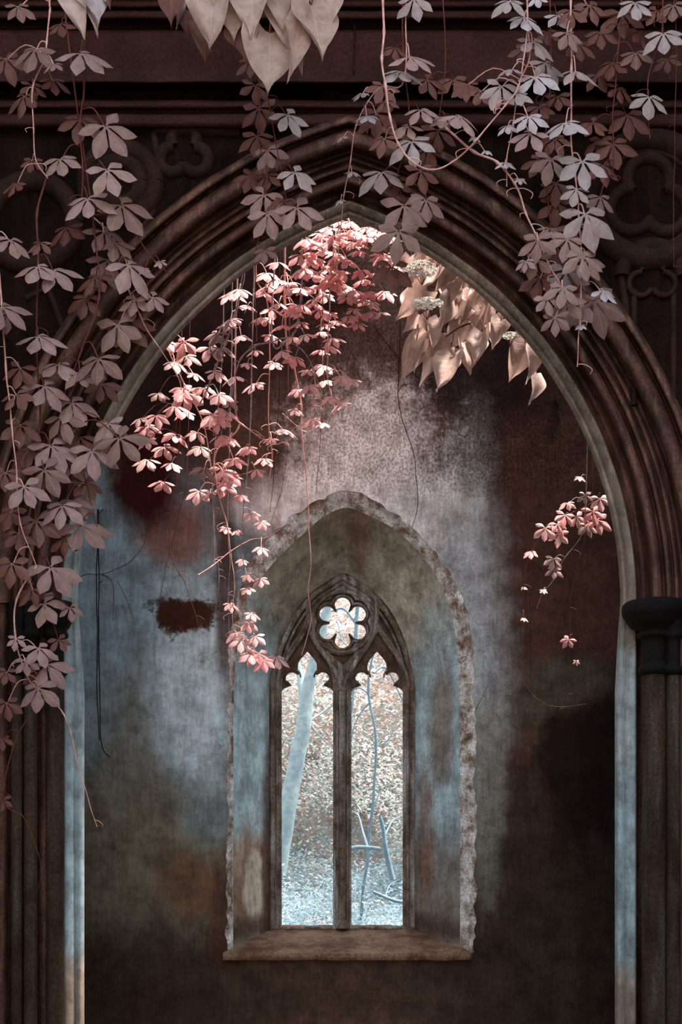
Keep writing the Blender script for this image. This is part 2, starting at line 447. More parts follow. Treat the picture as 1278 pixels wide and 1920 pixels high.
# mullion shafts
m = MB()
for x, r, Y in ((641.5, .026, 1.99), (632, .014, 2.02), (651, .014, 2.02)):
    a, b = P(x, 1738, Y), P(x, 1288, Y)
    m.tube([a, a.lerp(b, .3), a.lerp(b, .6), b], r, 12)
m.build('mullion', M['tracery'], W)
m = MB()
for x in (641.5,):
    for y in (1293,):
        c0 = P(x, y, 1.99); m.lathe((c0.x, c0.y), [(.0, c0.z-.012), (.034, c0.z-.008), (.036, c0.z), (.034, c0.z+.008), (0, c0.z+.012)], 14)
    c0 = P(x, 1731, 1.99); m.lathe((c0.x, c0.y), [(.0, c0.z-.04), (.045, c0.z-.04), (.045, c0.z-.02), (.03, c0.z+.02), (0, c0.z+.03)], 14)
m.build('mullion_band', M['tracery'], W)
# sill: sloping slab with a projecting lip
m = MB()
prof = [(0, P(0,1738,2.12).z, 2.12), (0, P(0,1737,2.02).z, 2.02), (0, P(0,1786,1.47).z, 1.47)]
rows = []
for k in range(15):
    t = k/14; Y = 2.14 + (1.455-2.14)*t
    z = P(0,1737,2.02).z + (P(0,1787,1.455).z-P(0,1737,2.02).z)*t
    xl = P(500 + (418-500)*t**.85, 0, Y).x; xr = P(782 + (884-782)*t**.85, 0, Y).x
    rows.append([Vector((xl+(xr-xl)*j/40, Y, z + .008*noise.noise(Vector((j*.3, Y*7, 0))) )) for j in range(41)])
m.grid(rows, flip=True)
lip = [v.copy() for v in rows[-1]]
r2 = [v + Vector((0, -.006, -.012)) for v in lip]; r3 = [v + Vector((0, -.004, -.05 + .006*noise.noise(v*9))) for v in lip]; r4 = [v + Vector((0, .06, -.055)) for v in lip]; 
m.grid([lip, r2, r3, r4], flip=True)
m.build('window_sill', M['sill'], W)

# ---- front wall arch
R0 = 769.0; AX = 654.0; HW = 511.0; SPR = 1130.0
def archpath(t, y_bottom=None, na=44):
    """px path, left bottom -> apex -> right, offset t px outward"""
    R = R0 + t; cxr = AX + HW - R0     # centre for the right arc
    top = math.acos((AX - cxr) / R)
    pts = []
    right = [(cxr + R*math.cos(top*i/na), SPR - R*math.sin(top*i/na)) for i in range(na+1)]
    left = [(2*AX - x, y) for x, y in right]
    if y_bottom: pts.append((AX-HW-t, y_bottom))
    pts += left + right[-2::-1]
    if y_bottom: pts.append((AX+HW+t, y_bottom))
    return pts
def rollprof(tc, yc, r, a0=200, a1=-20, n=8):
    """profile round: t-centre px, Y centre, r px"""
    s_ = r*S(0)
    return [(tc + r*math.cos(math.radians(a0+(a1-a0)*i/n)), yc - s_*abs(math.sin(math.radians(a0+(a1-a0)*i/n))) if True else 0) for i in range(n+1)]
def rp(tc, yc, r, n=8):     # half round bulging towards the viewer
    return [(tc - r*math.cos(math.pi*i/n), yc - r*S(0)*math.sin(math.pi*i/n)*1.1) for i in range(n+1)]
def hollow(ta, ya, tb, yb, depth, n=6):
    return [(ta+(tb-ta)*i/n, ya+(yb-ya)*i/n + depth*math.sin(math.pi*i/n)) for i in range(1, n)]
def sweep(name, prof, mat, ybot, jit=0, mapt=None):
    m = MB(); rows = []
    for (t, Y) in prof:
        pth = archpath(t, ybot)
        if mapt: pth = mapt(t, Y, pth)
        row = [P(x, y, Y) for x, y in pth]
        if jit:
            row = [v + Vector((0, jit*noise.noise(v*5), 0)) for v in row]
        rows.append(row)
    m.grid(rows)
    return m.build(name, mat)
def stripmap(t, Y, pth):
    # below the springing the strip widens
    out = []
    n = len(pth)
    for i, (x, y) in enumerate(pth):
        if i in (0, n-1):
            tt = t*36/27.
            inn = 155 if i == 0 else 1155
            x = inn - tt if i == 0 else inn + tt
            if t < 0: x = inn + (-t if i == 0 else t)*1
        out.append((x, y))
    # intermediate vertical joints
    a, b = out[0], out[1]
    L = [(a[0], a[1])] + [(b[0]+(a[0]-b[0])*k, y) for k, y in ((1., 1300), (.5, 1200))]
    a, b = out[-1], out[-2]
    Rr = [(b[0]+(a[0]-b[0])*k, y) for k, y in ((.5, 1200), (1., 1300))] + [a]
    return L + out[1:-1] + Rr
prof = [(-24, .42), (-3, .12), (0, .09), (2, .075), (5, .065), (8.5, .07), (10, .085), (11.5, .06), (16, .045), (23, .02), (26, .02), (27.5, .035), (28.5, .09)]
prof = prof[1:]
o = sweep('trim_3', prof, M['strip'], 2150, .006, stripmap); tag(o, kind='structure')
# archivolt mouldings
prof = [(28.2, .05)] + hollow(28.2, .05, 58, -.03, .10, 8) + [(58, -.03)] + rp(67, -.05, 8.5) + hollow(75.5, -.05, 84, -.06, .05, 5) \
     + rp(89, -.08, 5, 6) + [(95, -.03), (99, -.02)] + rp(104, -.06, 4.5, 6) + hollow(109, -.06, 124, -.14, .06, 6) + rp(142, -.16, 16, 12) \
     + hollow(158, -.16, 166, -.2, .05, 5) + rp(173, -.22, 7, 8) + [(181, -.14), (183, -.10)]
o = sweep('trim_4', prof, M['arch'], None, .004); tag(o, kind='structure')
# front wall plane outside the archivolt, back of the wall too
YF = -.10
XO, ZO = 3.4, 6.75
def frontring(t, Y): return [P(x, y, Y) for x, y in archpath(t, 2200)]
r0 = frontring(182, YF); cc = P(AX, 1600, YF); XL, XR, ZT = -XO, XO, ZO
o1 = [boxmap(p, cc) for p in r0]; o1[0] = Vector((-XO, YF, -.2)); o1[-1] = Vector((XO, YF, -.2)); r0[0].z = -.2; r0[-1].z = -.2
for i in range(len(o1)-1):
    a, b = o1[i], o1[i+1]
    if abs(a.x+XO) < 1e-4 and abs(b.z-ZO) < 1e-4: o1[i] = Vector((-XO, YF, ZO))
    if abs(a.z-ZO) < 1e-4 and abs(b.x-XO) < 1e-4: o1[i+1] = Vector((XO, YF, ZO)); break
m = MB(); m.grid([[a.lerp(b, t) for a, b in zip(r0, o1)] for t in (0, .15, .5, 1)])
# rear face, flared so that the chamber side is wider than the arch
rb = frontring(8, .12); rc = frontring(95, .42); oc = [Vector((p.x, .42, p.z)) for p in o1]
for q in (rb, rc): q[0].z = q[-1].z = -.2
m.grid([rb, rc, oc]); 
# wall head
m.box((-XO, YF, ZO-.01), (XO, .42, ZO))
tag(m.build('wall_front', M['front'], smooth=False), kind='structure')
# jamb behind the shafts (below the springing)
for side, nm in ((-1, 'trim_5'), (1, 'trim_6')):
    m = MB(); edge = 155 if side < 0 else 1155
    prof = [(36.5, .06), (37, .13), (50, .16), (64, .13), (67, .02), (80, .02), (84, .12), (96, .12), (110, .08), (114, -.02), (121, -.05), (124, .04), (136, .05), (142, -.12), (150, -.16), (220, -.16), (300, -.14)]
    rows = [[P(edge + side*t, y, Y) for y in (2200, 1800, 1500, 1300, 1128)] for t, Y in prof]
    for r in rows: r[0].z = -.2
    m.grid(rows, flip=side > 0); tag(m.build(nm, M['arch']), kind='structure')
# ---- cornice bands across the top
def band(name, prof, mat, x0=-400, x1=1700):
    m = MB(); rows = []
    for (py, Y) in prof:
        rows.append([P(x0+(x1-x0)*i/60, py, Y) + Vector((0, .006*noise.noise(Vector((i*.6, py*.05, 0))), 0)) for i in range(61)])
    m.grid(rows, flip=True); o = m.build(name, mat); return tag(o, kind='structure')
def hrp(yc, Yc, r, n=8): return [(yc - r*math.cos(math.pi*i/n), Yc - r*S(0)*math.sin(math.pi*i/n)*1.1) for i in range(n+1)]
band('trim_7', [(-190, -.42), (-60, -.42), (-40, -.40)] + hrp(-22, -.36, 12) + [(-6, -.3)] + hrp(6, -.32, 9) + [(18, -.26)] + hrp(28, -.30, 9) + [(40, -.26), (46, -.2), (56, -.2), (57, -.26), (60, -.26)], M['frieze'])
band('trim_8', [(60, -.26), (62, -.27), (100, -.25), (150, -.27), (154, -.27), (157, -.12), (170, -.05), (186, -.08), (188, -.16)] + hrp(196, -.17, 8) + [(205, -.14), (211, -.14)] + hrp(226, -.13, 14) + [(242, -.12), (246, -.09)], M['frieze'])
# masonry joint up the middle
m = MB(); a = P(664, -60, -.275); 
pts = [P(664 + 1.5*math.sin(i*1.3), -60+i*22, -.282 + .0) for i in range(10)]
m.tube(pts, .004, 5); tag(m.build('trim_9', M['stemD']), kind='structure')

# ---- spandrel carving
def ringpts(cx, cy, r, Y, a0=0, a1=360, n=40):
    return [P(cx+r*math.cos(math.radians(a0+(a1-a0)*i/n)), cy-r*math.sin(math.radians(a0+(a1-a0)*i/n)), Y) for i in range(n+1)]
SP = tag(empty('trim_10', P(1200, 400, YF)), kind='structure')
m = MB(); m.tube(ringpts(1215, 375, 112, YF), .062, 12); m.tube(ringpts(1215, 375, 92, YF), .018, 8); m.build('roundel', M['carve'], SP)
m = MB()
for k in range(3): m.tube(ringpts(1215+38*math.cos(math.radians(90+120*k)), 375-38*math.sin(math.radians(90+120*k)), 40, YF, 90+120*k-125, 90+120*k+125), .034, 8)
m.build('trefoil', M['carve'], SP)
m = MB()
for k in range(3): m.tube(ringpts(1222+25*math.cos(math.radians(90+120*k)), 520-25*math.sin(math.radians(90+120*k)), 22, YF-.01, 90+120*k-125, 90+120*k+125, 20), .016, 8)
m.tube(ringpts(1222, 520, 58, YF, 0, 180), .045, 10)
for x in (1188, 1262): m.tube([P(x, 545, YF), P(x, 640, YF), P(x, 760, YF)], .018, 8)
m.tube([P(1164, 520, YF), P(1175, 600, YF), P(1215, 700, YF), P(1262, 800, YF)], .02, 8)
m.build('lancet_panel', M['carve'], SP)
SP = tag(empty('trim_11', P(250, 350, YF)), kind='structure')
m = MB(); m.tube(ringpts(225, 345, 66, YF), .05, 10); m.tube(ringpts(225, 345, 40, YF), .05, 8); m.build('roundel', M['carve'], SP)
m = MB()
for k in range(3): m.tube(ringpts(345+25*math.cos(math.radians(90+120*k)), 288-25*math.sin(math.radians(90+120*k)), 24, YF, 90+120*k-125, 90+120*k+125, 20), .034, 8)
m.tube([P(288, 250, YF), P(300, 330, YF), P(285, 400, YF), P(250, 460, YF)], .02, 8); m.tube([P(290, 240, YF), P(400, 246, YF), P(450, 250, YF)], .03, 8)
m.build('trefoil', M['carve'], SP)
m = MB()
m.tube(ringpts(60, 420, 80, YF), .055, 10); m.tube([P(50, 560, YF), P(90, 540, YF), P(120, 620, YF), P(118, 760, YF)], .02, 8)
m.build('lancet_panel', M['carve'], SP)

# ---- engaged columns beside the opening
def column(cx, r, label, Yc, cap, side):
    base = P(cx, 0, Yc); x, y = base.x, base.y; s_ = S(Yc)
    o = tag(empty('engaged_column', (x, y, 0)), label, 'column', 'engaged columns flanking the arch')
    zt = P(0, 1128, Yc).z
    z = lambda py: P(0, py, Yc).z
    m = MB()
    pr = [(r, 0), (r, 1.0), (r*1.0, z(1500)), (r, z(1260))]
    m.lathe((x, y), pr, 26); m.build('shaft', M['shaft'], o)
    m = MB(); q = r+5*s_
    m.lathe((x, y), [(r*.9, z(1268)), (q, z(1264)), (q+3*s_, z(1258)), (q+2*s_, z(1252)), (r, z(1249)), (r*.95, z(1240))], 26); m.build('neck_ring', M['capital'], o)
    m = MB(); R = r*cap
    m.lathe((x, y), [(r*.95, z(1248)), (r*.96, z(1205)), (r*1.05, z(1198)), (r*1.45, z(1195)), (r*1.5, z(1189)), (r*1.3, z(1185)), (r*1.25, z(1182)), (R*.72, z(1176)), (R*.86, z(1166)), (R*.9, z(1160)), (R*.97, z(1156)), (R, z(1150)), (R, z(1139)), (R*.97, z(1134)), (R*.9, z(1130)), (0, z(1128))], 32)
    m.build('capital', M['capital'], o)
    return o
column(1226, 22*S(-.06), 'stout round engaged column under the dark capital at the right jamb', -.06, 2.7, 1)
column(1262, 13*S(-.12), 'slender dark engaged column at the right edge, outside the stout one', -.12, 1.5, 1)
column(104, 16*S(-.02), 'round engaged column at the left jamb beside the pale blue edge strip', -.02, 2.2, -1)
column(57, 13*S(-.1), 'middle one of the three engaged columns at the left jamb', -.1, 1.7, -1)
column(31, 10*S(-.16), 'thin engaged column nearest the left frame edge', -.16, 1.5, -1)

# ---- side walls of the chamber, floor
m = MB(); m.box((-2.9, .42, 0), (-2.75, 2.4, 3.4)); tag(m.build('wall_left', M['front'], smooth=False), kind='structure')
m = MB(); m.box((2.75, .42, 0), (2.9, 2.4, 3.4)); tag(m.build('wall_right', M['front'], smooth=False), kind='structure')
m = MB(); m.box((-3.4, -9, -.2), (3.4, 2.4, 0)); tag(m.build('floor', M['ground'], smooth=False), kind='structure')
m = MB(); m.box((-3.55, -9, -.2), (-3.4, .42, 6.75)); tag(m.build('wall_hall_left', M['front'], smooth=False), kind='structure')
m = MB(); m.box((3.4, -9, -.2), (3.55, .42, 6.75)); tag(m.build('wall_hall_right', M['front'], smooth=False), kind='structure')

m = MB(); m.box((-3.55, -1.3, 6.75), (3.55, -.1, 6.95)); tag(m.build('ceiling', M['front'], smooth=False), kind='structure')
# ============================================================ WOODLAND OUTSIDE
M['leafF'] = None
def foliage_mat(name, cols, trans=.58):  # pale colours stand in for haze among the trees
    n = N(name); a = n.noise(1.3, 3, .6); b = n.noise(9, 3, .6)
    col = n.mix(n.rng(a, .4, .6), g(cols[0], .7), g(cols[1], .7)); col = n.mix(n.rng(b, .45, .65, 0, .8), col, g(cols[2], .7))
    tr = n.t.nodes.new('ShaderNodeBsdfTranslucent'); n.l(col, tr.inputs[0])
    mx = n.t.nodes.new('ShaderNodeMixShader'); mx.inputs[0].default_value = trans
    n.l(n.bsdf(col, .7), mx.inputs[1]); n.l(tr.outputs[0], mx.inputs[2]); return n.end(mx.outputs[0])
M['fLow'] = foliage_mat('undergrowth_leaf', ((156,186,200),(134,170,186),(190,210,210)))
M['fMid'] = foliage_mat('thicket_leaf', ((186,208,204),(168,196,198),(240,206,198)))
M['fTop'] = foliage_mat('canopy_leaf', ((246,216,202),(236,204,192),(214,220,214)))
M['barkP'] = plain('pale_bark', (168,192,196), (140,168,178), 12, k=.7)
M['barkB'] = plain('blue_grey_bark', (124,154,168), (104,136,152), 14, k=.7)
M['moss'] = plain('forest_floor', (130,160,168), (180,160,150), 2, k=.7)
def gz(x, y): return -.1 + max(0, y-3.0)*.115 + max(0, y-13)*.55 + .12*noise.noise(Vector((x*.6, y*.5, 2)))
m = MB(); rows = [[Vector((x*.5, 2.5+y*.6, gz(x*.5, 2.5+y*.6))) for x in range(-24, 25)] for y in range(0, 50)]
m.grid(rows); tag(m.build('forest_ground', M['moss']), kind='structure')
def leafquad(m, p, s_, rnd, flat=.6):
    n = Vector((rnd.uniform(-1, 1), rnd.uniform(-1, 1)-.3, rnd.uniform(-.2, 1)+flat)).normalized()
    a = n.orthogonal().normalized(); a.rotate(Matrix.Rotation(rnd.uniform(0, 6.28), 3, n)); b = n.cross(a)
    m.face([p - a*s_, p + b*s_*.42 - a*.15*s_, p + a*s_, p - b*s_*.42 - a*.15*s_])
def scatter(name, lab, cat, mat, n, fn, size, seed, over=0):
    rnd = random.Random(seed); m = MB()
    for i in range(over): leafquad(m, Vector((rnd.uniform(-6, 6), rnd.uniform(3.2, 22), 10.5+rnd.random()*1.5)), .55, rnd, 3)  # unseen leaves overhead, added to block sun on the woodland
    for i in range(n):
        p, k = fn(rnd)
        leafquad(m, p, size*k*rnd.uniform(.6, 1.3), rnd)
    return tag(m.build(name, mat, smooth=False), lab, cat, kind='stuff')
def low(r):
    y = 3.2 + 9*r.random()**1.1; hw = .9 + y*.12; x = r.uniform(-hw, hw)
    t = noise.noise(Vector((x*1.2, y*.9, 5)))
    return Vector((x, y, gz(x, y) + abs(r.gauss(0, .22))*(1.+t) + .02)), (D+y)/11
scatter('undergrowth', 'pale blue low undergrowth covering the ground outside the window', 'undergrowth', M['fLow'], 26000, low, .028, 1)
def mid(r):
    y = 10 + 7*r.random(); hw = .4 + y*.13; x = r.uniform(-hw, hw)
    h = gz(x, y) + 3.6*r.random()**1.3
    while noise.noise(Vector((x*.9, y*.5, h*.9))) + .25 < r.uniform(-.1, .5): 
        x = r.uniform(-hw, hw); h = gz(x, y) + 3.6*r.random()**1.3
    return Vector((x, y, h)), (D+y)/14
scatter('thicket', 'pale cyan leafy thicket behind the undergrowth outside the window', 'thicket', M['fMid'], 30000, mid, .036, 2)
def top(r):
    y = 13 + 6*r.random(); hw = .5 + y*.14; x = r.uniform(-hw, hw)
    return Vector((x, y, 1.9 + 7.4*r.random())), (D+y)/20
scatter('tree_canopy', 'cream and blush coloured leaf canopy high behind the window tracery, plus added unseen leaves overhead that block sun', 'foliage', M['fTop'], 26000, top, .06, 3, 420)
def tree(name, label, cat, trunk, Y, r0, r1, mat, branches, wob=.0):
    p0 = P(trunk[0][0], trunk[0][1], Y); o = tag(empty(name, p0), label, cat)
    pts = catmull([P(a, b, Y) for a, b in trunk], 8)
    pts = [p + Vector((.02*noise.noise(p*2), .02*noise.noise(p*3), 0)) for p in pts]
    m = MB(); n = len(pts); m.tube(pts, [r0 + (r1-r0)*i/(n-1) for i in range(n)], 12); m.build('trunk', mat, o)
    for br in branches:
        w, px = br[0], br[1:]
        q = catmull([P(a, b, Y + .15*i) for i, (a, b) in enumerate(px)], 6)
        m = MB(); k = len(q); m.tube(q, [w*(1-.75*i/(k-1)) for i in range(k)], 7); m.build('branch', mat, o)
    return o
tree('tree', 'large leaning pale tree with forked trunk behind the left window light', 'tree',
     [(520,1640),(536,1540),(552,1450),(567,1370),(574,1320),(577,1292),(584,1264),(593,1225),(604,1180),(616,1130)], 9., .135, .06, M['barkP'],
     [(.085, (571,1345),(568,1300),(562,1262),(551,1215),(538,1140)),
      (.02, (568,1360),(590,1345),(625,1322),(660,1290)), (.018, (560,1400),(545,1385),(528,1378),(500,1350)),(.015,(560,1420),(575,1450),(572,1480),(560,1500)),
      (.018, (570,1340),(590,1370),(610,1390),(640,1420))])
tree('tree', 'thin tree with arching branches seen through the right window light', 'tree',
     [(672,1740),(690,1600),(700,1480),(704,1380),(690,1300),(700,1220),(712,1150)], 8., .021, .012, M['barkB'],
     [(.016, (690,1300),(670,1290),(640,1310),(600,1340)), (.018, (700,1262),(722,1252),(748,1300),(760,1330)), (.014, (702,1400),(725,1390),(745,1360),(770,1350)),
      (.014, (705,1275),(730,1262),(760,1240)), (.012, (698,1520),(715,1480),(735,1470)), (.01,(700,1250),(690,1230),(700,1210)), (.012,(690,1320),(668,1350),(655,1400))])
tree('tree', 'slim upright trunk crossing the right lobe of the rose opening', 'tree',
     [(650,1560),(655,1400),(663,1240),(668,1170),(672,1110),(676,1000)], 11., .035, .03, M['barkB'],
     [(.03, (668,1170),(645,1142),(622,1146),(600,1150)), (.015, (664,1230),(640,1200),(610,1185)), (.012, (640,1200),(630,1160),(612,1140)), (.012,(612,1190),(618,1160),(640,1150))])
tree('fallen_log', 'fallen blue-grey trunk lying in the undergrowth at the right window light', 'log',
     [(655,1592),(672,1589),(695,1590),(712,1592)], 6., .028, .022, M['barkB'], [(.018,(690,1592),(680,1560),(672,1530),(660,1520))])
tree('tree_stump', 'dark leaning stump low in the right window light', 'stump',
     [(735,1650),(722,1590),(718,1555),(712,1530)], 6.5, .035, .02, M['barkB'], [(.015,(720,1570),(735,1540),(752,1530))])
tree('fallen_branch', 'curved dark fallen branch at the bottom of the right window light', 'branch',
     [(700,1672),(722,1682),(745,1690),(770,1692)], 5., .016, .022, M['barkB'], [(.008,(722,1682),(730,1660),(745,1650))])
# ============================================================ CREEPERS
rl = random.Random(11)
def leaflet(m, hub, d, nrm, L, wd, droop, fold, nu=8, curl=0., ser=1):
    """one toothed leaflet as a curved, folded blade"""
    side = d.cross(nrm).normalized(); rows = []; uvs = []
    ph = rl.uniform(0, 6)
    for i in range(nu+1):
        u = i/nu
        w = wd*L*(math.sin(math.pi*u**1.3)**1.05)*1.0 if 0 < u < 1 else 0
        if i == 0: w = .03*L
        if ser and u > .35: w *= 1 + .07*math.sin(u*34+ph)
        c = hub + d*(L*u*(1-.12*droop*u)) + Vector((0, 0, -1))*(droop*.42*L*u*u) - nrm*(curl*L*u*u)
        row = []; uv = []
        for j in range(-2, 3):
            v = j/2
            row.append(c + side*(w*v) + nrm*(fold*abs(v)*w + .05*w*math.sin(6*u+3*v+ph)))
            uv.append((u, v))
        rows.append(row); uvs.append(uv)
    m.grid(rows, uvs=uvs)
def heart(m, base, d, nrm, L, W, droop, curl):
    side = d.cross(nrm).normalized(); rows = []; uvs = []; nu = 12; ph = rl.uniform(0, 6)
    for i in range(nu+1):
        u = i/nu
        w = W*.62*(1-u**1.7)**1.15*(.62+.38*min(1, u*5))*(1+.35*u*(1-u)*4*.5) if u < 1 else 0
        if u > .8: w *= .82
        back = .16*L*max(0, 1-u*4)
        row = []; uv = []; tw = rl.uniform(-.02,.02)
        for j in range(-4, 5):
            v = j/4
            q = base + d*(L*u - back*abs(v)**1.2) + side*(w*v)
            q = q + nrm*(.34*w*abs(v)**1.4 + .09*L*math.sin(6*u+3*v+ph)*abs(v)) - nrm*(curl*L*u*u) + Vector((0, 0, -droop*L*u*u*.3))
            row.append(q); uv.append((u, v*1.0))
        rows.append(row); uvs.append(uv)
    m.grid(rows, uvs=uvs)
def frame(roll, tilt, yaw):
    n = Vector((math.sin(yaw), -math.cos(tilt)*math.cos(yaw), math.sin(tilt))).normalized()
    dn = Vector((0, -math.sin(tilt), -math.cos(tilt))); dn = (dn - n*dn.dot(n)).normalized()
    r = n.cross(dn) * -1
    if r.x < 0: r = -r
    return n, dn, r
def palmate(hub, r, roll, tilt, mat, vine, stem_pt, stem_mat):
    roll = math.radians(roll); tl = math.radians(tilt); yaw = rl.uniform(-.25, .25) + math.sin(roll)*.25
    n, dn, rt = frame(roll, tl, yaw)
    m = MB(); angs = [(0, 1.), (-56, .95), (56, .97), (-122, .78), (122, .8)]
    jr = rl.uniform(-7, 7)
    for a, k in angs:
        a2 = math.radians(a + jr + rl.uniform(-7, 7)) + roll
        d = (dn*math.cos(a2) + rt*math.sin(a2)).normalized()
        k *= rl.uniform(.9, 1.06)
        dr = (.22 + .5*math.sin(tl)) if d.z > -.6 else .1
        leaflet(m, hub + d*(.03*r), d, n, 1.06*r*k, rl.uniform(.215, .25), dr, -rl.uniform(.2, .45), curl=rl.uniform(.05, .28))
    lf = m.build('leaf', mat, vine)
    # petiole
    m = MB(); away = hub - n*.012
    mid = (stem_pt + hub)*.5 + Vector((0, 0, .25*(stem_pt-hub).length))
    m.tube(catmull([stem_pt, mid, away, hub], 4), .0016 + r*.012, 5); m.build('petiole', stem_mat, lf)
def nearest(stems, x, y, r):
    best = None
    for si, s in enumerate(stems):
        for i, (p, q) in enumerate(zip(s['px'], s['pts'])):
            dy = y - p[1]
            dd = math.hypot(p[0]-x, (dy - r*.35)) + (25 if dy < 0 else 0)
            if best is None or dd < best[0]: best = (dd, si, i)
    return best
def make_stem(name, label, cat, pxs, Y0, Y1, rad, mat, group=None, hang=True, seed=0, top=None, tendrils=3):
    n = len(pxs); L = []
    for i, (a, b) in enumerate(pxs):
        Y = Y0 + (Y1-Y0)*i/max(1, n-1); L.append(P(a, b, Y))
    if hang:
        a = L[0]; z = 6.745 if Y0 < 0 else 6.58
        L = [Vector((a.x, a.y, z)), (Vector((a.x, a.y, z))*.5 + a*.5) + Vector((.02, 0, 0))] + L if a.z < z-.3 else [Vector((a.x, a.y, z))] + L
    root = tag(empty(name, L[0]), label, cat, group)
    pts = catmull(L, 6)
    rr = random.Random(seed)
    pts = [p + Vector((.006*noise.noise(p*7+Vector((seed, 0, 0))), .006*noise.noise(p*6), 0)) for p in pts]
    m = MB(); k = len(pts); m.tube(pts, [rad*(1.15-.65*i/(k-1))*(1.5 if i % 6 == 0 else 1) for i in range(k)], 6)
    m.build('stem', mat, root)
    px = [(PX0 + p.x/S(p.y), HZ - (p.z-ZC)/S(p.y)) for p in pts]
    for t in range(tendrils):       # little curling tendrils at the nodes
        i = rr.randrange(max(1, k//3), k); p = pts[i]; sg = rr.choice((-1, 1)); q = rr.uniform(.03, .07)
        m = MB(); m.tube(catmull([p, p + Vector((sg*q*.5, -.01, -q*.1)), p + Vector((sg*q, -.02, -q*.5)), p + Vector((sg*q*.9, -.01, -q*.8))], 4), rad*.45, 5)
        m.build('tendril', mat, root)
    return dict(root=root, pts=pts, px=px, mat=mat)
def cluster(stems, leaves, mat, dY=-.05, jit=.05):
    for L in leaves:
        x, y, r, roll, tilt = L[:5]; mt = M[L[5]] if len(L) > 5 else M[mat]
        _, si, i = nearest(stems, x, y, r); s = stems[si]; sp_ = s['pts'][i]
        deep = .10 if len(L) > 5 and L[5] == 'leafRedDim' else 0
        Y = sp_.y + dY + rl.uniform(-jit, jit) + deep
        palmate(P(x, y, Y), r*S(Y), roll, tilt, mt, s['root'], sp_, s['mat'])
V = 'virginia_creeper'
# ---------------- left curtain in front of the arch
GL = 'creeper strands hanging over the left of the arch'
LS = [
 make_stem(V, 'creeper strand with large mauve leaves at the far top left corner, passing the cornice', 'vine', [(92,-10),(93,20),(87,80),(84,110),(62,165),(64,240),(68,300),(90,335)], -.8, -.75, .0045, M['stemB'], GL, seed=1),
 make_stem(V, 'creeper strand with pale leaves ending on the outer arch moulding at upper left', 'vine', [(160,-10),(158,150),(150,230),(155,320),(160,400),(240,395),(262,450),(290,490),(322,515)], -.72, -.62, .005, M['stemR'], GL, seed=2),
 make_stem(V, 'long creeper strand beside the left roundel, thick with leaves down to the arch edge', 'vine', [(120,-10),(135,130),(175,420),(185,560),(150,660),(120,760),(150,860),(185,1000)], -.66, -.6, .005, M['stemR'], GL, seed=3),
 make_stem(V, 'pale thin creeper strand running down the left frame edge at mid height', 'vine', [(-30,360),(-6,480),(3,570),(12,690),(22,790),(32,900),(38,980),(66,1060)], -.85, -.8, .0045, M['stemB'], GL, seed=4, hang=False),
 make_stem(V, 'creeper strand with mauve leaves hanging to the left capital', 'vine', [(92,320),(70,400),(72,480),(68,640),(75,760),(70,860),(66,980),(80,1060),(75,1130)], -.7, -.66, .005, M['stemR'], GL, seed=5, hang=False),
 make_stem(V, 'creeper strand of small leaves hanging in front of the left columns', 'vine', [(70,1060),(32,1120),(28,1190),(40,1240),(66,1290),(120,1340),(145,1430),(165,1500),(181,1550)], -.74, -.7, .004, M['stemB'], GL, seed=6, hang=False),
 make_stem(V, 'bare trailing creeper tip low in front of the left columns', 'vine', [(66,1290),(60,1330),(25,1400),(6,1500),(42,1530),(60,1565),(78,1630),(68,1672)], -.7, -.68, .003, M['stemR'], GL, seed=7, hang=False),
 make_stem(V, 'creeper strand reaching from the left curtain across the light arch edge', 'vine', [(165,400),(205,440),(240,540),(262,590),(290,640),(330,700),(340,730)], -.55, -.35, .004, M['stemB'], GL, seed=8, hang=False),
]
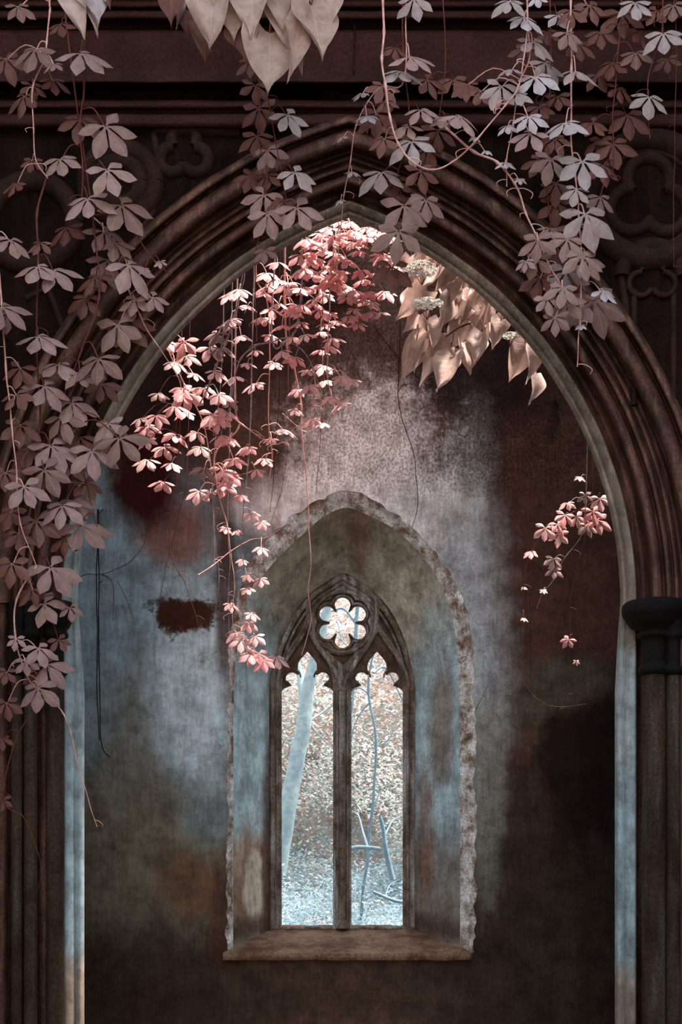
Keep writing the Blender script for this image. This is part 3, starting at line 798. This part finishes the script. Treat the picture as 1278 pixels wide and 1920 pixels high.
LL = [(33,12,34,15,20),(65,93,50,-15,25),(112,45,34,15,30,'leafRedDim'),(151,100,58,50,35),(150,224,50,0,20,'leafRedDim'),(198,236,60,32,15),(112,298,44,12,25),
 (201,318,56,30,18),(164,372,56,12,30),(227,384,60,42,20),(124,427,44,0,30,'leafRedDim'),(195,434,50,35,25),(28,345,28,-20,30,'leafRedDim'),(20,450,42,30,30),
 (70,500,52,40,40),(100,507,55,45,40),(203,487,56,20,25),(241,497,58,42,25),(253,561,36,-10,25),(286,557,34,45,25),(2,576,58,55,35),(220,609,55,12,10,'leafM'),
 (232,600,60,40,30,'leafRedDim'),(184,673,58,2,30),(108,683,46,30,40),(83,724,52,38,25),(38,690,40,-10,20,'leafRedDim'),(71,631,55,55,45),(134,755,52,40,25),(115,783,48,18,20),
 (203,795,40,0,20),(224,821,58,42,20,'leafM'),(38,797,42,5,20,'leafRedDim'),(96,835,55,32,25),(172,845,54,20,20),(83,881,54,22,15),(45,912,48,30,20),(127,866,48,50,35),
 (55,842,34,0,20,'leafRedDim'),(10,886,38,10,20,'leafRedDim'),(138,938,44,30,30),(117,948,50,5,30),(67,976,54,14,15),(150,985,64,52,30),(95,1064,60,32,20),(22,1057,44,0,15,'leafRedDim'),
 (60,1105,36,-30,20,'leafRedDim'),(83,1132,44,40,20),(131,1139,28,20,25),(72,1215,40,35,30),(86,1246,50,40,30),(30,1198,22,0,20),(72,1290,48,2,25),(68,1262,32,-20,20,'leafRedDim'),
 (12,1318,32,10,20,'leafRedDim'),(4,1385,22,20,20,'leafRedDim'),(5,1500,22,0,20,'leafRedDim'),(45,180,40,-20,20,'leafRedDim'),(10,110,45,30,15,'leafRedDim'),(100,150,35,20,30,'leafRedDim'),
 (160,560,40,0,20,'leafRedDim'),(190,720,40,50,20,'leafRedDim'),(60,300,26,0,20,'leafRedDim'),(300,490,16,10,30),(270,505,14,0,30),(14,590,34,0,20),(30,740,40,20,30,'leafRedDim'),(150,700,38,20,40),
 (160,905,36,20,20,'leafRedDim'),(75,455,30,-10,30,'leafRedDim'),(178,520,44,-20,25,'leafRedDim'),(100,120,24,0,40),(215,455,40,55,30),(150,820,44,-10,30,'leafRedDim'),(60,160,30,10,20,'leafRedDim'),
 (35,1000,38,20,20,'leafRedDim'),(120,1010,34,0,20,'leafRedDim'),(20,960,36,-20,20,'leafRedDim'),(110,1200,26,30,20,'leafRedDim'),(48,1240,28,10,20),(12,1260,24,0,20,'leafRedDim')]
cluster(LS, LL, 'leafL')
# ---------------- centre curtain
GC = 'creeper strands hanging before the crown of the arch'
CS = [
 make_stem(V, 'dim creeper strand under the big heart-shaped leaves, left of the arch crown', 'vine', [(480,-10),(484,100),(486,200),(484,260),(500,330),(495,400),(480,470),(478,560),(481,640)], -.6, -.5, .004, M['stemR'], GC, seed=11),
 make_stem(V, 'creeper strand with bright leaves facing right, left of the stone joint', 'vine', [(502,150),(505,200),(515,260),(530,330),(540,400),(560,440)], -.68, -.6, .0035, M['stemR'], GC, seed=12),
 make_stem(V, 'bright looping bare creeper stem swinging below the crown and up to the right', 'vine', [(717,-10),(718,60),(715,110),(722,160),(731,220),(748,272),(775,306),(812,319),(850,303),(893,262),(950,195),(972,160),(983,100),(988,20)], -.95, -.95, .0055, M['stemB'], GC, seed=13, tendrils=9),
 make_stem(V, 'thin pale creeper stem arching down through the apex of the arch', 'vine', [(760,-10),(758,150),(715,163),(690,190),(668,235),(658,300),(646,360),(638,430),(630,520)], -.78, -.3, .0038, M['stemB'], GC, seed=14, tendrils=5),
 make_stem(V, 'creeper strand of overlapping leaves right of the stone joint', 'vine', [(756,-10),(756,100),(765,200),(770,260),(745,330),(757,385),(750,450),(745,520)], -.66, -.5, .004, M['stemR'], GC, seed=15),
 make_stem(V, 'short creeper strand with dim leaves right of the looping stem', 'vine', [(830,-10),(835,120),(820,230),(800,330),(798,400)], -.62, -.55, .0035, M['stemR'], GC, seed=16),
]
CL = [(485,203,44,0,10,'leafRedDim'),(539,215,44,42,20,'leafR'),(482,255,42,-10,20,'leafRedDim'),(501,282,40,15,15),(552,323,46,42,20,'leafR'),(495,365,46,-25,10),(502,400,50,15,10),(556,389,50,35,15),
 (775,-2,42,0,20,'leafR'),(768,107,54,55,40),(752,134,50,8,45,'leafR'),(718,162,38,-20,20,'leafRedDim'),(676,175,22,-40,40,'leafR'),(687,217,30,30,50,'leafR'),(705,213,46,0,10,'leafRedDim'),
 (788,206,38,30,30),(836,220,38,-10,40),(850,150,44,10,20,'leafRedDim'),(771,265,52,8,25,'leafR'),(764,237,36,-40,30),(714,323,52,0,35,'leafR'),(743,337,34,0,10,'leafRedDim'),(788,320,38,10,10,'leafRedDim'),
 (820,245,44,5,10,'leafRedDim'),(757,385,56,10,5),(798,375,40,-5,10),(747,434,56,0,5,'leafM'),(640,257,20,-30,55,'leafR'),(660,322,20,30,55,'leafR'),(637,375,16,-40,55,'leafR'),(735,500,46,0,10,'leafRedDim'),
 (470,330,34,-20,15,'leafRedDim'),(530,375,36,0,20,'leafRedDim'),(800,150,40,30,20,'leafRedDim'),(740,90,30,0,30,'leafRedDim'),(722,190,30,20,30,'leafRedDim'),(500,330,30,0,20,'leafRedDim'),(478,160,34,0,10,'leafRedDim'),(496,470,30,0,20),
 (470,115,34,-10,20,'leafRedDim'),(800,280,36,20,20,'leafRedDim'),(720,260,34,-20,20,'leafRedDim')]
cluster(CS, CL, 'leafL')
# ---------------- right curtain
GR = 'creeper strands hanging over the right of the arch'
RS = [
 make_stem(V, 'densely leaved bright creeper strand down the cornice right of the looping stem', 'vine', [(988,-10),(990,60),(992,110),(972,160),(960,240),(950,300),(948,350)], -.88, -.85, .0045, M['stemB'], GR, seed=21),
 make_stem(V, 'pale creeper stem running diagonally down the right side of the arch mouldings', 'vine', [(835,240),(890,285),(932,305),(965,345),(985,400),(1004,440),(1030,500),(1062,545),(1086,572)], -.9, -.8, .005, M['stemB'], GR, seed=22, hang=False, tendrils=7),
 make_stem(V, 'long creeper strand of large silvery leaves at the right, ending in a forked tip', 'vine', [(1070,-10),(1072,130),(1070,240),(1078,330),(1084,410),(1090,480),(1088,560),(1085,640),(1082,688)], -.82, -.78, .005, M['stemB'], GR, seed=23, tendrils=7),
 make_stem(V, 'creeper strand of dim leaves behind the large silvery ones at right', 'vine', [(1030,-10),(1032,150),(1020,300),(1035,430),(1060,500),(1112,565)], -.62, -.6, .004, M['stemR'], GR, seed=24),
 make_stem(V, 'creeper strand with brown-red leaves over the right cornice', 'vine', [(1165,-10),(1160,80),(1150,200),(1150,290),(1148,330)], -.6, -.55, .004, M['stemR'], GR, seed=25),
 make_stem(V, 'creeper strand in the top right corner with pale outspread leaves', 'vine', [(1243,-10),(1240,60),(1215,150),(1218,260)], -.7, -.7, .004, M['stemR'], GR, seed=26),
 make_stem(V, 'leafless thread of creeper hanging before the right roundel', 'vine', [(1268,-10),(1266,200),(1262,400),(1262,500)], -.65, -.65, .0022, M['stemR'], GR, seed=27),
]
RL = [(953,2,42,-10,35),(982,33,42,0,35),(1006,-5,24,0,30),(1046,29,36,30,30),(1063,62,36,30,20,'leafL'),(1000,77,44,18,25),(1025,60,30,0,20,'leafRedDim'),(957,130,30,-10,60),(1022,118,42,28,25),
 (1004,144,48,8,25),(939,161,44,-12,15),(967,175,36,10,35),(1080,134,44,8,45),(1083,82,38,10,20,'leafRedDim'),(991,219,38,8,25),(950,236,26,0,40),(994,250,44,-40,25,'leafL'),(1059,230,52,2,42),
 (1032,298,48,0,15,'leafM'),(1092,302,56,12,15),(1042,343,40,0,15,'leafRedDim'),(1040,380,42,-5,15,'leafRedDim'),(1097,401,66,6,15),(1032,428,34,0,35,'leafL'),(1063,449,46,-15,15,'leafM'),(1008,450,42,-10,10,'leafL'),(1090,480,50,18,15,'leafM'),
 (1125,370,34,10,20,'leafM'),(1190,5,42,-5,25),(1243,63,46,-12,20),(1191,99,38,0,30,'leafL'),(1148,118,40,-20,30,'leafRedDim'),(1217,182,46,0,25),(1148,270,48,0,15,'leafRedDim'),(1125,262,36,-10,15,'leafRedDim'),
 (874,158,36,0,20,'leafRedDim'),(860,218,48,40,40,'leafL'),(1262,10,36,0,20,'leafL'),(1176,215,48,0,15,'leafRedDim'),(1165,25,50,0,15,'leafRedDim'),(1125,60,36,0,20,'leafRedDim'),(946,305,24,0,45),(974,335,16,0,40),
 (912,283,14,0,40),(890,258,14,0,40),(1060,508,52,0,10),(1080,560,56,-22,15,'leafL'),(1112,563,66,10,10,'leafL'),(1060,567,46,-30,20,'leafM'),(1100,485,44,30,15,'leafM'),(1005,485,38,-25,10,'leafL'),(1012,520,44,-10,10,'leafRedDim'),
 (1055,540,40,-20,15,'leafM'),(1130,545,34,50,35),(1040,595,34,0,5,'leafM'),(1088,610,14,0,40),(1080,355,34,-20,20),(1010,300,36,-30,15,'leafRedDim'),(1110,230,34,40,20,'leafRedDim'),(1120,140,36,20,20,'leafRedDim'),
 (1045,180,34,0,20,'leafRedDim'),(900,170,34,-20,20,'leafRedDim'),(1200,60,34,20,20,'leafRedDim'),(1250,110,30,0,20,'leafRedDim'),(1160,165,34,10,20,'leafRedDim'),(1010,200,34,20,20,'leafRedDim'),(1070,20,36,0,15,'leafRedDim'),
 (1105,10,36,30,15,'leafRedDim'),(985,90,34,-20,20,'leafRedDim'),(1230,20,34,-30,20,'leafRedDim'),(1040,260,38,20,20,'leafRedDim'),(1130,310,38,10,15,'leafRedDim'),(1075,430,40,0,15,'leafRedDim'),(1025,560,34,10,10,'leafL'),(1045,460,40,10,15,'leafRedDim'),(985,490,22,-10,20,'leafL')]
cluster(RS, RL, 'leafR')
# ---------------- big heart-shaped leaves at the top
HV = 'heart_leaf_vine'
def heartleaf(root, a, tip, W, Y, mat, smat, tilt=20, curl=.1, yaw=0):
    A, B = P(a[0], a[1], Y), P(tip[0], tip[1], Y-.05)
    d = (B - A); L = d.length; d.normalize()
    n = Vector((math.sin(math.radians(yaw)), -1, math.tan(math.radians(tilt)))); n = (n - d*n.dot(d)).normalized()
    m = MB(); heart(m, A, d, n, L, W*S(Y), rl.uniform(.1, .4), curl); lf = m.build('leaf', mat, root)
    q = A + Vector((rl.uniform(-.02, .02), .02, .09)); m = MB(); m.tube(catmull([q, q.lerp(A, .5) + Vector((.005, 0, .01)), A], 4), .0025, 5); m.build('petiole', smat, lf)
def hvine(label, pxs, Y, group, leaves, mat, seed, mir_=1, Y1=None):
    s = make_stem(HV, label, 'vine', pxs, Y, Y if Y1 is None else Y1, .007, M['stemR'], group, seed=seed, tendrils=1)
    for (a, tip, W, mt, yaw) in leaves:
        heartleaf(s['root'], a, tip, W, Y - .03 + rl.uniform(-.04, .04), M[mt or mat], M['stemR'], rl.uniform(10, 30), rl.uniform(.02, .2), yaw)
hvine('vine with big heart-shaped leaves dropping into the top of the picture left of centre', [(500,-30),(508,20),(515,60)], -1.0, None,
  [((404,-30),(386,74),82,None,-20),((430,-26),(440,60),66,None,10),((478,-40),(467,60),86,None,-10),((506,62),(503,164),88,None,10),((540,-25),(555,108),80,None,-20),((583,10),(606,102),78,None,25),
   ((562,35),(546,138),44,None,40),((450,50),(462,108),54,'leafRedDim',0),((512,-40),(530,50),60,None,0),((610,-30),(618,60),54,None,0)], 'leafH', 31)
hvine('vine with cream heart-shaped leaves at the top edge, left corner', [(165,-30),(168,10),(160,40)], -1.0, None,
  [((140,-25),(148,48),52,None,-20),((172,-30),(186,36),46,'leafR',30),((155,-10),(185,52),40,None,30),((196,-30),(206,10),30,'leafRedDim',0)], 'leafH', 32)
hvine('brown-red heart-leaved vine at the top edge, left of the big ones', [(345,-30),(350,10),(372,45)], -.9, None,
  [((322,-20),(320,40),44,'leafRedDim',0),((345,12),(352,60),44,'leafRedDim',10),((372,40),(385,98),40,'leafRedDim',0),((338,-30),(332,42),26,None,50)], 'leafH', 33)
# ---------------- sunlit pink creeper hanging inside the chamber
GP = 'pink creeper strands inside the chamber'
PS = [
 make_stem(V, 'thick grey woody creeper stem slanting down left under the arch crown', 'vine', [(466,390),(460,470),(455,525),(438,600),(425,640),(404,690),(388,730),(372,762)], .55, .75, .0085, M['stemW'], GP, seed=41),
 make_stem(V, 'arching creeper stem curving over among the pink leaves left of centre', 'vine', [(560,600),(520,637),(480,648),(452,672),(438,715),(432,760),(420,800)], .8, .85, .0055, M['stemW'], GP, seed=42, hang=True),
 make_stem(V, 'arching creeper stem that bends down right between the pink leaf tiers', 'vine', [(520,400),(510,636),(540,641),(566,656),(586,690),(597,720),(600,732)], .85, .8, .005, M['stemW'], GP, seed=43),
 make_stem(V, 'longest pale pink creeper strand, bare and reaching down to the window tracery', 'vine', [(536,420),(534,560),(538,650),(552,690),(564,760),(566,830),(573,880),(577,960),(582,1050),(578,1110),(583,1165),(565,1228)], .9, 1.5, .0058, M['stemB'], GP, seed=44),
 make_stem(V, 'creeper strand with tiered pink leaves straight under the arch crown', 'vine', [(640,400),(625,470),(618,560),(614,660),(612,700),(620,740),(632,778)], .8, .9, .0045, M['stemB'], GP, seed=45),
 make_stem(V, 'pink creeper strand right of the crown, topped by the brightest leaves', 'vine', [(720,400),(715,450),(700,500),(690,560),(672,600)], .75, .85, .004, M['stemR'], GP, seed=46),
 make_stem(V, 'pale creeper strand left of the longest one, with small pink leaves to its end', 'vine', [(482,420),(481,520),(500,560),(506,640),(503,760),(504,810),(510,850),(506,900)], .9, 1.2, .0045, M['stemB'], GP, seed=47, tendrils=6),
 make_stem(V, 'creeper strand hanging past the left of the niche and ending in drooping pink leaves', 'vine', [(440,740),(448,800),(404,850),(408,920),(425,980),(432,1040),(440,1100),(436,1150),(446,1215),(500,1238)], .95, 1.35, .0048, M['stemB'], GP, seed=48, tendrils=8),
 make_stem(V, 'grey-blue creeper strand beside the left niche edge with a few pink leaves', 'vine', [(470,760),(466,860),(458,940),(452,1010),(458,1080),(462,1150),(461,1250),(465,1332)], 1.0, 1.3, .004, M['stemW'], GP, seed=49, tendrils=6),
 make_stem(V, 'creeper strand with mauve pink leaves along the left arch edge', 'vine', [(300,560),(310,640),(345,720),(380,790),(395,880),(400,960),(402,1060)], .7, 1.1, .004, M['stemB'], GP, seed=50),
 make_stem(V, 'thin twiggy creeper strand forking before the dark plaster patch', 'vine', [(335,860),(322,960),(318,1024),(336,1075),(345,1090),(370,1165),(367,1185)], 1.1, 1.3, .0035, M['stemR'], GP, seed=51),
 make_stem(V, 'thin red-brown creeper strand hanging between the longest one and the pale wall patch', 'vine', [(604,600),(606,720),(602,800),(596,880),(592,925)], 1.0, 1.2, .003, M['stemR'], GP, seed=52),
 make_stem(V, 'pale slanting creeper runner crossing the strands at left of the niche', 'vine', [(372,1078),(400,1060),(430,1035),(470,1012),(500,1008),(533,985)], 1.15, 1.42, .0035, M['stemB'], GP, seed=53, hang=False),
 make_stem(V, 'pink runner with tendrils slanting right below the arching stems', 'vine', [(420,770),(455,797),(480,815),(510,833),(530,828)], .9, .95, .0045, M['stemB'], GP, seed=54, hang=False, tendrils=5),
]
def conv(L, ox, oy, k): return [(ox+a/k, oy+b/k) for a, b in L]
c5 = conv([(560,80),(640,60),(700,50),(790,80),(835,110),(520,130),(600,150),(700,160),(790,120),(440,150),(540,200),(620,230),(730,190),(860,220),(900,245),(400,230),(290,250),(230,310),(300,370),(440,300),(500,320),(600,310),(740,300),(810,320),(250,385),(340,400),(430,410),(510,400),(650,400),(700,430),(750,440),(810,465),(860,440),(100,420),(210,440),(50,430),(310,485),(400,500),(360,545),(430,540),(500,525),(570,530),(780,535),(850,540),(700,520),(730,610),(680,575),(600,590),(550,620),(190,570),(40,580),(240,650),(450,660),(510,655),(380,680),(570,690),(100,680),(180,735),(20,610),(300,740),(380,780),(290,830),(500,760),(590,710),(120,800),(440,850),(550,835),(50,890),(170,910),(640,890),(690,895),(540,925),(390,960),(440,940),(600,1005),(650,1045),(370,1080),(470,1120),(530,1130),(340,1190),(270,1240),(90,1270),(150,1290),(200,1320),(40,1340),(170,1380),(10,1100),(15,1230),(20,1400),(480,470),(560,450),(650,470),(330,620),(430,600),(140,500),(560,380),(480,240),(660,260),(230,560)], 420, 400, 2.905)
c4 = conv([(1250,350),(1180,420),(1200,500),(885,465),(985,480),(1010,545),(955,580),(1060,640),(1170,630),(1000,720),(1110,720),(1240,780),(860,750),(950,820),(1010,850),(1150,870),(1190,870),(850,870),(760,885),(800,930),(955,970),(1070,960),(1200,980),(800,1000),(890,1040),(1090,1040),(800,1110),(930,1130),(1110,1160),(1220,1180),(885,1230),(1225,1250),(1080,1280),(1140,1290),(1255,1205)], 0, 480, 2.905)
cb = conv([(60,10),(50,75),(130,125),(180,210),(230,255),(110,295),(60,280),(230,375),(140,435),(160,510),(225,525),(160,570),(80,645),(180,690),(170,735),(110,785),(200,800),(180,885),(240,915),(300,900)], 400, 880, 2.556)
PL = []
for (x, y) in c5: PL.append((x+rl.uniform(-7,7), y+rl.uniform(-6,6), rl.uniform(24, 34) if y < 560 else rl.uniform(19, 29), rl.uniform(-40, 40), rl.uniform(38, 68)))
for i in range(46):
    y = 425 + 170*rl.random()**1.4; x = rl.uniform(640-.62*(y-395)-20, 745 if y < 500 else 690); PL.append((x, y, rl.uniform(20, 32), rl.uniform(-40, 40), rl.uniform(35, 66)))
for (x, y) in c4: PL.append((x, y, rl.uniform(22, 34), rl.uniform(-30, 40), rl.uniform(30, 58), rl.choice(['leafP', 'leafP', 'leafL'])))
for (x, y) in cb: PL.append((x, y, rl.uniform(14, 22) if y < 1180 else rl.uniform(24, 30), rl.uniform(-20, 40), rl.uniform(35, 58)))
PL += [(346,640,36,-18,25),(394,652,34,35,30),(349,736,40,-5,20),(400,777,36,15,15),(416,880,34,25,10),(344,738,26,40,30),(411,740,28,30,30),(452,1200,28,0,35),(485,1225,30,25,25)]
for k, (lb, px, Y0, w, mt) in enumerate([
  ('bare grey creeper thread dropping just left of the wavy arching stem', [(418,600),(415,700),(405,800),(399,900),(402,1000),(410,1080),(404,1150)], .9, .003, 'stemW'),
  ('bare pale creeper thread ending in a hook beside the dark plaster patch', [(350,880),(338,950),(325,1010),(312,1060),(300,1120),(287,1190)], 1.1, .0024, 'stemR'),
  ('bare bluish creeper thread running down between the niche edge and the pink strand', [(430,830),(428,900),(427,1000),(431,1060),(428,1130),(433,1260)], 1.1, .0028, 'stemW'),
  ('bare creeper thread with a zigzag tip above the niche crown at left', [(540,700),(542,800),(536,870),(524,930),(505,990)], 1.1, .0026, 'stemR'),
  ('bare blackish creeper thread before the pale wall under the leaf tiers', [(522,560),(526,640),(524,740),(517,820),(512,900),(506,960)], 1.0, .003, 'stemD'),
  ('second blackish creeper thread close left of the first, below the apex leaves', [(545,470),(538,560),(533,640),(536,700),(531,790)], 1.05, .003, 'stemD'),
  ('short pale creeper runner hooking right under the tiered leaves', [(585,690),(592,720),(586,760),(572,788),(560,800),(530,775)], .9, .0034, 'stemB')]):
    make_stem(V, lb, 'vine', px, Y0, Y0+.2, w, M[mt], GP, seed=80+k, tendrils=3, hang=k < 6)
cluster(PS, PL, 'leafP', dY=-.03, jit=.10)
# ---------------- small sprays at the right of the chamber
GS = 'small creeper sprays at the right of the chamber'
SS = [
 make_stem(V, 'small creeper spray at the right arch edge ending in pink buds', 'vine', [(1130,860),(1120,930),(1075,960),(1030,985),(1000,1030),(983,1070),(980,1160),(980,1260),(1000,1305),(1040,1325),(1098,1320)], .9, 1.25, .0028, M['stemR'], GS, seed=61),
 make_stem(V, 'thin creeper thread with one folded pink leaf near the right capital', 'vine', [(1110,850),(1112,960),(1098,1000),(1072,1100),(1068,1170),(1078,1205),(1080,1240),(1072,1300)], .95, 1.2, .0022, M['stemR'], GS, seed=62),
 make_stem(V, 'grey-green creeper sprig with three pale leaves below the pink spray', 'vine', [(1098,940),(1092,1000),(1060,1045),(1035,1090),(1018,1110),(1006,1140)], .9, 1.1, .0028, M['stemW'], GS, seed=63),
]
SL = [(1063,943,20,0,40),(1022,990,27,-5,15),(1059,966,26,0,20),(1080,969,24,20,10),(1111,959,28,20,10),(1119,975,30,0,15),(1045,983,22,30,20),(1124,935,24,10,15),(1097,928,18,0,10,'leafL'),(1087,894,14,0,50,'leafL'),
 (994,1034,18,0,55),(1037,1048,22,0,20,'leafL'),(1039,1068,20,0,30,'leafL'),(1018,1106,10,0,40,'leafR'),(982,1101,8,0,50),(982,1159,10,0,60),(1066,1199,18,-30,20),(1080,1240,8,0,20),(1048,1000,24,-10,10),(1100,985,24,10,20,'leafL')]
cluster(SS, SL, 'leafP', dY=-.02, jit=.03)
# ---------------- cream heart-leaved vine with flower heads under the arch at right
s = make_stem('flowering_vine', 'cream heart-leaved vine with flower heads tucked under the right of the arch', 'vine', [(830,440),(860,520),(850,580),(820,640),(870,610),(940,600),(985,640),(1000,700)], .62, .7, .006, M['stemR'], None, seed=71)
HL = [((812,470),(775,520)),((850,475),(822,540)),((770,480),(752,520)),((880,490),(866,545)),((905,520),(880,560)),((800,545),(748,582)),((782,588),(752,624)),((800,622),(762,668)),((825,600),(802,640)),((845,650),(785,692)),
 ((850,660),(816,700)),((852,668),(820,730)),((868,642),(884,696)),((905,622),(893,680)),((928,592),(922,640)),((865,560),(820,600)),((842,560),(830,610)),((885,545),(862,596)),((905,575),(878,620)),((920,570),(900,615)),
 ((985,640),(962,700)),((1000,650),(1000,704)),((1005,700),(1001,750)),((780,640),(765,700)),((820,500),(790,540)),((845,520),(842,570)),((925,545),(945,590)),((870,600),(840,650)),((940,600),(925,640)),((795,650),(775,690)),
 ((900,640),(885,680)),((790,500),(765,545)),((860,450),(850,500)),((835,640),(800,665))]
HL += [((830+dx, 470+dy), (815+dx+rl.uniform(-15,15), 515+dy)) for dx, dy in ((0,0),(25,15),(48,42),(-40,20),(10,60),(70,75),(-55,75),(85,110),(40,95),(-20,130),(105,125))]
for i, (a, t) in enumerate(HL):
    L = math.hypot(a[0]-t[0], a[1]-t[1]); Y = .62 + rl.uniform(-.08, .12) + (.1 if i > 33 else 0)
    heartleaf(s['root'], a, t, L*rl.uniform(.58, .82), Y, M['leafH'], M['stemR'], rl.uniform(-15, 65), rl.uniform(-.15, .5), rl.uniform(-65, 65))
def flowerhead(cx, cy, r, Y, n, flat, seed):
    rr = random.Random(seed); fh = MB()
    for i in range(n):
        a = rr.uniform(0, 6.28); q = math.sqrt(rr.random())
        px, py = cx + r*q*math.cos(a), cy + r*flat*q*math.sin(a) + r*.25*q*q
        c = P(px, py, Y + rr.uniform(-.03, .0)); e = rr.uniform(3., 4.4)*S(Y)
        for k in range(5):
            b = k*1.2566 + rr.random()
            d = Vector((math.cos(b), -.5, math.sin(b)*.6 + .1)); e2 = Vector((-math.sin(b), 0, math.cos(b)*.55))
            fh.face([c, c + d*e*.7 + e2*e*.4, c + d*e*1.2, c + d*e*.7 - e2*e*.4])
    o = fh.build('flower_head', M['floret'], s['root'], smooth=False); o['kind'] = 'stuff'
    m = MB(); b = P(cx, cy + r*.8 + 12, Y + .03)
    for k in range(7): m.tube([b, b.lerp(P(cx + r*.7*math.cos(k*.9), cy + r*flat*.5*math.sin(k*.9)+3, Y), .6), P(cx + r*.7*math.cos(k*.9), cy + r*flat*.5*math.sin(k*.9)+2, Y)], .0018, 4)
    m.build('flower_stalk', M['stemR'], o)
flowerhead(790, 500, 28, .44, 120, .6, 1); flowerhead(800, 564, 29, .42, 150, .35, 2); flowerhead(956, 628, 13, .44, 50, .5, 3)
# ---------------- dead stems on the plaster
def dead(label, lines, Y, rad, mat='stemD', group=None):
    o = None
    for i, L in enumerate(lines):
        q = catmull([P(a, b, Y + .004*i) for a, b in L], 6)
        if o is None: o = tag(empty('dead_stem', q[0]), label, 'stem', group)
        q = [p + Vector((.004*noise.noise(p*14), 0, .003*noise.noise(p*11))) for p in q]
        m = MB(); k = len(q); m.tube(q, [rad*(1-.4*j/k)*(1 if i < 2 else .7) for j in range(k)], 5); m.build('stem' if i < 2 else 'twig', M[mat], o)
dead('pair of black dead creeper stems hanging down the pale blue plaster at left', [
 [(185,955),(184,1010),(181,1080),(183,1200),(182,1300),(187,1388)], [(183,955),(186,1080),(185,1160),(187,1280),(190,1392),(207,1420)],
 [(186,962),(193,955)],[(184,1093),(192,1090),(193,1088)],[(182,1194),(171,1193)],[(187,1236),(198,1228)],[(186,1310),(200,1319),(207,1319)],[(182,1279),(165,1284),(153,1299),(146,1288)],[(190,1392),(200,1412),(208,1416)]], 1.488, .0045)
dead('thin brown dead creeper runner curving across the pale plaster at left', [
 [(145,1083),(165,1076),(190,1077),(215,1068),(245,1052),(268,1022),(280,990),(300,975),(316,974)],[(190,1077),(206,1086),(213,1110),(212,1165)],[(220,1090),(238,1125),(253,1170)]], 1.49, .003, 'stemR')
dead('dark crack-like dead stem on the bare plaster right of centre', [
 [(700,610),(722,640),(752,676),(785,710),(820,740)],[(750,610),(748,690),(746,735),(752,780),(775,850),(780,900),(783,950),(772,990)],[(746,735),(755,722),(775,720)],[(750,670),(735,660),(728,630)]], 1.492, .0032)
dead('short black wavy dead root on the dark plaster near the right arch edge', [[(1040,750),(1047,762),(1043,775),(1048,790),(1038,805),(1036,822),(1034,834)]], 1.49, .010)
dead('curved brown dead stem across the dark plaster under the crown', [[(560,552),(590,565),(630,571),(665,568),(690,560)],[(560,552),(540,560),(530,590)]], 1.49, .006)
# ============================================================ CAMERA, LIGHT
cam = bpy.data.cameras.new('camera'); co = bpy.data.objects.new('camera', cam); COL.objects.link(co)
co.location = (0, -D, ZC); co.rotation_euler = (math.pi/2, 0, 0)
cam.sensor_fit = 'HORIZONTAL'; cam.sensor_width = 36; cam.lens = F/1278*36
cam.shift_y = (HZ-960)/1278; cam.clip_end = 200
sc.camera = co
w = bpy.data.worlds.new('sky'); sc.world = w; w.use_nodes = True; t = w.node_tree; t.nodes.clear()
ou = t.nodes.new('ShaderNodeOutputWorld'); bg = t.nodes.new('ShaderNodeBackground'); tc = t.nodes.new('ShaderNodeTexCoord')
sp = t.nodes.new('ShaderNodeSeparateXYZ'); rp_ = t.nodes.new('ShaderNodeValToRGB')
t.links.new(tc.outputs['Generated'], sp.inputs[0]); t.links.new(sp.outputs[2], rp_.inputs[0])
e = rp_.color_ramp.elements; e[0].position = 0; e[0].color = (*lin((240,228,222)), 1); e[1].position = .8; e[1].color = (*lin((206,222,238)), 1)
t.links.new(rp_.outputs[0], bg.inputs[0]); bg.inputs[1].default_value = WS = 0.42
t.links.new(bg.outputs[0], ou.inputs[0])
def sun(name, direction, strength, ang, col):
    l = bpy.data.lights.new(name, 'SUN'); l.energy = strength; l.angle = math.radians(ang); l.color = col
    o = bpy.data.objects.new(name, l); COL.objects.link(o); o.location = (0, 0, 12)
    o.rotation_euler = Vector(direction).to_track_quat('-Z', 'Y').to_euler(); return o
sun('sun', (-.28, -.075, -.96), 3.9, 4, lin((255,236,224)))
vs = sc.view_settings; vs.view_transform = 'Standard'; vs.look = 'None'; vs.gamma = 1; vs.use_curve_mapping = False; vs.exposure = 2.55
sc.cycles.max_bounces = 6; sc.cycles.diffuse_bounces = 4; sc.cycles.use_denoising = True
